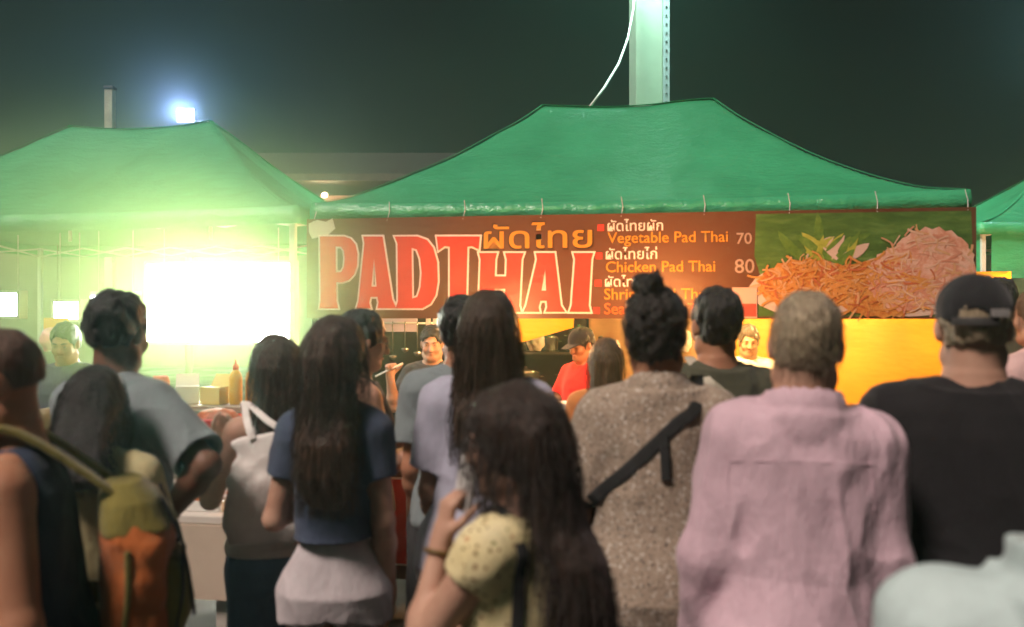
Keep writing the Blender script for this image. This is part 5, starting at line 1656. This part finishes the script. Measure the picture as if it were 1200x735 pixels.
# cap
i = Pn['cap']; s = i['s']; hd = i['hd']; Hm = i['Hm']
CAPM = cloth('cap_black', (.020, .020, .022))
f = Field([c - .17 for c in hd(0, 0, .17)], [c + .19 for c in hd(0, 0, .17)], .005)
f.ell(hd(0, -.008, .178), Vector((.088, .110, .092)) * s, .01, Hm)
f.plane(hd(0, 0, .150), Hm @ Vector((0, .10, -1)), .004)
f.ell(hd(0, -.008, .168), Vector((.079, .101, .084)) * s, 0, Hm, 'sub')
f.ell(hd(0, -.125, .152), Vector((.030, .05, .024)) * s, .004, Hm, 'sub')
link('cap', f.mesh('cap'), CAPM, i['o'])
capo = i['o'].children[-1]
bm = bmesh.new()
for r_ in range(2):
    pass
vs = []
for k in range(13):
    t = -1 + 2 * k / 12
    x_ = .074 * t
    y0 = .09 * math.sqrt(max(0, 1 - t * t * .75)) + .005; y1 = y0 + .075 * math.sqrt(max(0.02, 1 - t * t))
    vs.append([bm.verts.new(hd(x_, y0, .160 - .012 * t * t)), bm.verts.new(hd(x_, y1, .148 - .02 * t * t)), bm.verts.new(hd(x_, y1, .144 - .02 * t * t)), bm.verts.new(hd(x_, y0, .155 - .012 * t * t))])
for k in range(12):
    for j in range(4): bm.faces.new((vs[k][j], vs[k][(j + 1) % 4], vs[k + 1][(j + 1) % 4], vs[k + 1][j]))
bm.faces.new(vs[0][::-1]); bm.faces.new(vs[-1])
bmobj('visor', bm, CAPM, capo, True)
bm = bmesh.new()
bm.free(); band('strap', [hd(.088 * math.sin(t), -.012 - .106 * math.cos(t), .146) for t in np.linspace(-.6, .6, 6)], [Hm @ Vector((math.sin(t), -math.cos(t), 0)) for t in np.linspace(-.6, .6, 6)], .020, .003, plain('cap_strap', (.05, .048, .046), .6), capo)
bm = bmesh.new(); add_box(bm, hd(.052, -.108, .166), (.044, .006, .020), (Hm @ Matrix.Rotation(R(26), 3, 'Z')), bev=.002); bmobj('patch', bm, plain('cap_patch', (.26, .25, .24), .6), capo)
# cook's cap
i = Pn['red']; s = i['s']; hd = i['hd']; Hm = i['Hm']
f = Field([c - .17 for c in hd(0, 0, .17)], [c + .24 for c in hd(0, 0, .17)], .007)
f.ell(hd(0, -.004, .182), Vector((.090, .112, .090)) * s, .01, Hm)
f.plane(hd(0, 0, .155), Hm @ Vector((0, -.05, -1)), .004)
f.cone(hd(-.035, .10, .160), hd(-.03, .165, .150), .03, .02, .01, sq=(Hm @ Vector((0, 0, 1)), 4)); f.cone(hd(.035, .10, .160), hd(.03, .165, .150), .03, .02, .01, sq=(Hm @ Vector((0, 0, 1)), 4)); f.cone(hd(0, .10, .160), hd(0, .175, .150), .03, .02, .01, sq=(Hm @ Vector((0, 0, 1)), 4))
link('cap', f.mesh('cap'), CAPM, i['o'])


def glasses(i, label):
    s = i['s']; hd = i['hd']; bm = bmesh.new()
    for sd in (-1, 1):
        add_tube(bm, [hd(sd * .033 + .024 * math.cos(t), .108 - .012 * abs(math.cos(t)) * (1 if math.cos(t) * sd > 0 else .2), .138 + .018 * math.sin(t)) for t in np.linspace(0, 6.283, 17)], .0018, 6, cap=False)
        add_tube(bm, [hd(sd * .057, .094, .142), hd(sd * .078, .02, .142), hd(sd * .080, -.015, .130)], .0020, 6)
    add_tube(bm, [hd(-.010, .112, .142), hd(0, .118, .145), hd(.010, .112, .142)], .0018, 6)
    o = bmobj('glasses', bm, plain('glasses_dark', (.03, .025, .02), .3, bs=0), None, True)
    o.location = i['o'].location; o.rotation_euler = i['o'].rotation_euler
    tag(o, label, 'glasses')


# seams of the pink shirt
i = Pn['pink']; s = i['s']; sh_ = next(c for c in i['o'].children if c.name.split('.')[0] == 'shirt')
for line in ([(x / 10 * .165, 1.375 * s - .01 * (x / 10) ** 2) for x in range(-10, 11, 2)],):
    pts, nn = surf(i, 'shirt', line); band('yoke_seam', pts, nn, .004, .0010, PINK, sh_)
for sd in (-1, 1):
    pts, nn = surf(i, 'shirt', [(sd * .150, 1.43 * s), (sd * .158, 1.37 * s), (sd * .162, 1.31 * s), (sd * .165, 1.26 * s)]); band('sleeve_seam', pts, nn, .004, .0012, PINK, sh_)

i = Pn['corner']; s = i['s']; sh_ = next(c for c in i['o'].children if c.name.split('.')[0] == 'shirt')
for line in ([(-.15, 1.43 * s), (-.160, 1.37 * s), (-.165, 1.31 * s), (-.17, 1.24 * s)], [(-.19 + .038 * k, 1.372 * s) for k in range(11)]):
    pts, nn = surf(i, 'shirt', line); band('seam', pts, nn, .004, .0014, PALEG, sh_)

glasses(Pn['profile'], 'dark rimmed glasses on the orange lit face in profile')
glasses(Pn['pink'], 'thin glasses worn by the man in the pink shirt')

# chopstick-like white spatula in the raised hand
i = Pn['darkcook']; a = i['A']['R']
bm = bmesh.new(); c0 = a['wr'] + dirv(a['h']) * .07
add_tube(bm, [c0 + Vector((-.10, .02, .03)), c0 + Vector((.09, .03, -.06))], .006, 8)
o = bmobj('cooking_stick', bm, plain('stick_white', (.75, .72, .68), .5), None, True); o.location = i['o'].location; o.rotation_euler = i['o'].rotation_euler
tag(o, "white stick held in the raised hand of the cook in the dark t-shirt", 'utensil')

# tote of the woman in white
i = Pn['white']; s = i['s']
f = Field((-.2, -.12, -.24), (.2, .12, .2), .007)
f.loft([(-.20, 0, 0, .14, .040), (-.15, 0, 0, .165, .055), (0, 0, 0, .16, .05), (.14, 0, 0, .155, .025), (.155, 0, 0, .155, .02)], .02, pw=3)
f.wrinkle(lambda P: vnoise(P * np.array([11, 11, 7], np.float32)) * .012 + vnoise(P * 24) * .005)
o = empty('tote_bag', W(322, 562, 2.84), R(12)); tag(o, 'soft white tote bag hanging at the side of the woman in white', 'bag')
link('bag', f.mesh('bag'), WHT, o)
Mi = (Matrix.Translation(o.location) @ Matrix.Rotation(R(12), 4, 'Z')).inverted() @ i['M']
shl = Mi @ (i['tp'](-.125, -.01, 1.46) + Vector((0, 0, .05)))
for dx in (-.07, .07):
    band('handle', [(dx, -.02, .14), shl.lerp(Vector((dx, -.02, .14)), .5) + Vector((0, -.05, 0)), shl, shl + Vector((0, .11, -.09))], [(0, -1, 0), (0, -1, 0), (0, 0, 1), (0, 1, 0)], .022, .003, WHT, o)

# backpack of the man in the tank top
i = Pn['tank']; s = i['s']
o = empty('backpack', i['o'].location, i['o'].rotation_euler.z); tag(o, 'orange and olive backpack on the back of the man in the tank top', 'backpack')
OR = cloth('pack_orange', (.50, .14, .035), .8, .5); OL = cloth('pack_olive', (.20, .17, .04), .8, .5)
f = Field((-.2, -.45, .9), (.2, -.05, 1.5), .006)
yb = -.15 * s
f.loft([(.96 * s, 0, yb - .06, .15, .06), (1.02 * s, 0, yb - .07, .165, .08), (1.25 * s, 0, yb - .07, .165, .082), (1.32 * s, 0, yb - .055, .14, .062), (1.36 * s, 0, yb - .045, .10, .035)], .03, pw=3)
f.wrinkle(lambda P: vnoise(P * np.array([13, 13, 8], np.float32)) * .010 + vnoise(P * 30) * .004)
bp = link('pack', f.mesh('pack'), OR, o)
f = Field((-.2, -.52, .9), (.2, -.2, 1.3), .006)
f.loft([(.97 * s, 0, yb - .13, .12, .03), (1.06 * s, 0, yb - .15, .13, .045), (1.17 * s, 0, yb - .145, .125, .04), (1.20 * s, 0, yb - .13, .11, .025)], .02, pw=3)
f.wrinkle(lambda P: vnoise(P * 15) * .007)
link('pocket', f.mesh('pocket'), OL, o)
f = Field((-.2, -.5, 1.1), (.2, 0, 1.55), .006)
f.loft([(1.27 * s, 0, yb - .075, .165, .088), (1.34 * s, 0, yb - .055, .145, .066), (1.38 * s, 0, yb - .045, .10, .038)], .03, pw=2.6)
f.wrinkle(lambda P: vnoise(P * 14) * .008)
link('lid', f.mesh('lid'), OL, o)
for sd in (-1, 1):
    tpz = i['tp'](sd * .085, -.005, 1.47) + Vector((0, 0, .052))
    fr, fn2 = surf(i, 'tank_top', [(sd * .10, 1.38 * s), (sd * .115, 1.26 * s), (sd * .15, 1.12 * s)], back=False)
    band('shoulder_strap', [Vector((sd * .08, yb - .03, 1.35 * s)), tpz] + fr + [Vector((sd * .20, yb - .03, 1.03 * s))], [(0, -.3, 1), (0, 0, 1)] + fn2 + [(sd, 0, 0)], .052, .011, OL, o)
band('zip', [(.12, yb - .150, 1.02 * s), (.125, yb - .165, 1.12 * s), (.10, yb - .165, 1.185 * s), (0, yb - .175, 1.195 * s), (-.10, yb - .165, 1.185 * s), (-.125, yb - .165, 1.12 * s), (-.12, yb - .150, 1.02 * s)], [(.3, -1, 0), (.3, -1, 0), (0, -1, .4), (0, -1, .5), (0, -1, .4), (-.3, -1, 0), (-.3, -1, 0)], .012, .004, STRAP, o)
for sd in (-1, 1):
    band('piping', [(sd * .155, yb - .035, 1.0 * s), (sd * .168, yb - .05, 1.12 * s), (sd * .166, yb - .05, 1.24 * s)], [(sd, -.3, 0)] * 3, .012, .006, OL, o)
for k in (-.09, .09):
    band('buckle_strap', [(k, yb - .12, 1.34 * s), (k, yb - .165, 1.22 * s), (k, yb - .19, 1.05 * s)], [(0, -1, .5), (0, -1, 0), (0, -1, 0)], .022, .006, STRAP, o)

# ------------------------------------------------------------------ air, light, camera
HAZE = .009
m = bpy.data.materials.new('smoky_air'); m.use_nodes = True; nt = m.node_tree
for n in list(nt.nodes):
    if n.type != 'OUTPUT_MATERIAL': nt.nodes.remove(n)
pv = nt.nodes.new('ShaderNodeVolumePrincipled'); pv.inputs['Color'].default_value = (.52, .95, .84, 1); pv.inputs['Density'].default_value = HAZE; pv.inputs['Anisotropy'].default_value = .80
nt.links.new(pv.outputs[0], nt.nodes['Material Output'].inputs['Volume'])
bm = bmesh.new(); add_box(bm, (0, 17, 4.0), (64, 52, 10.4)); tag(bmobj('haze', bm, m), kind='stuff')



def glow(name_lab, c, r, dens, col, g=.6):  # added scattering volumes standing in for lens glare and bloom
    m = bpy.data.materials.new('glow'); m.use_nodes = True; nt = m.node_tree
    for n in list(nt.nodes):
        if n.type != 'OUTPUT_MATERIAL': nt.nodes.remove(n)
    pv = nt.nodes.new('ShaderNodeVolumePrincipled'); pv.inputs['Color'].default_value = (*col, 1); pv.inputs['Anisotropy'].default_value = g
    tc = nt.nodes.new('ShaderNodeTexCoord')
    ln = nt.nodes.new('ShaderNodeVectorMath'); ln.operation = 'LENGTH'; nt.links.new(tc.outputs['Object'], ln.inputs[0])
    mr = nt.nodes.new('ShaderNodeMapRange'); mr.interpolation_type = 'SMOOTHERSTEP'
    mr.inputs['From Min'].default_value = 1; mr.inputs['From Max'].default_value = .05; mr.inputs['To Min'].default_value = 0; mr.inputs['To Max'].default_value = dens
    nt.links.new(ln.outputs['Value'], mr.inputs['Value']); nt.links.new(mr.outputs['Result'], pv.inputs['Density'])
    nt.links.new(pv.outputs[0], nt.nodes['Material Output'].inputs['Volume'])
    bm = bmesh.new(); bmesh.ops.create_icosphere(bm, subdivisions=3, radius=1.0)
    o = bmobj('glow', bm, m); o.location = c; o.scale = r
    tag(o, name_lab, 'glow', kind='stuff')


glow('added smoke hanging before the white light box of the left stall', (-2.3, 5.3, 1.95), (2.5, 2.1, 1.35), .19, (.72, 1.0, .36))
glow('added orange smoke before the yellow tarpaulin', (2.15, 6.1, 1.5), (1.7, 1.8, .95), .07, (1.0, .80, .42))
glow('added pale glow imitating lens bloom round the blue white floodlight', (fp.x, 9.6, fp.z), (1.2, 1.2, 1.2), .05, (.72, .84, 1.0), .7)

w = bpy.data.worlds.new('World'); SC.world = w; w.use_nodes = True; nt = w.node_tree
bg = nt.nodes['Background']
sky = nt.nodes.new('ShaderNodeTexSky'); sky.sky_type = 'NISHITA'; sky.sun_disc = False
SUN_EL, SUN_AZ = 54, 226     # azimuth measured from +Y clockwise: behind the camera
sky.sun_elevation = R(SUN_EL); sky.sun_rotation = R(SUN_AZ)
hs = nt.nodes.new('ShaderNodeHueSaturation'); hs.inputs['Saturation'].default_value = .12; hs.inputs['Value'].default_value = 1
tn = nt.nodes.new('ShaderNodeMix'); tn.data_type = 'RGBA'; tn.blend_type = 'MULTIPLY'; tn.inputs['Factor'].default_value = 1; tn.inputs[7].default_value = (.72, 1.0, .90, 1)
nt.links.new(sky.outputs[0], hs.inputs['Color']); nt.links.new(hs.outputs[0], tn.inputs[6]); nt.links.new(tn.outputs[2], bg.inputs['Color'])
bg.inputs['Strength'].default_value = .0011
l = bpy.data.lights.new('sun', 'SUN'); l.energy = 2.9; l.angle = R(14); l.color = (1, .81, .72)
so = bpy.data.objects.new('sun', l); COL.objects.link(so)
d = Vector((math.sin(R(SUN_AZ)) * math.cos(R(SUN_EL)), math.cos(R(SUN_AZ)) * math.cos(R(SUN_EL)), math.sin(R(SUN_EL))))
so.rotation_euler = d.to_track_quat('Z', 'Y').to_euler(); so.location = (0, -5, 8)

cam = bpy.data.cameras.new('camera'); cam.sensor_width = 36; cam.lens = 30; cam.clip_end = 400
cam.dof.use_dof = True; cam.dof.focus_distance = 12.0; cam.dof.aperture_fstop = 2.1
co = bpy.data.objects.new('camera', cam); COL.objects.link(co); co.location = (0, 0, CAMZ); co.rotation_euler = (R(90), 0, 0); SC.camera = co
vs_ = SC.view_settings; vs_.view_transform = 'Standard'; vs_.look = 'None'; vs_.exposure = .37; vs_.gamma = 1; vs_.use_curve_mapping = False
SC.cycles.use_denoising = True; SC.cycles.max_bounces = 6; SC.cycles.diffuse_bounces = 3; SC.cycles.glossy_bounces = 2; SC.cycles.transmission_bounces = 3; SC.cycles.volume_bounces = 1
SC.cycles.sample_clamp_indirect = 4; SC.cycles.use_adaptive_sampling = True; SC.cycles.adaptive_threshold = .02
SC.cycles.caustics_reflective = False; SC.cycles.caustics_refractive = False
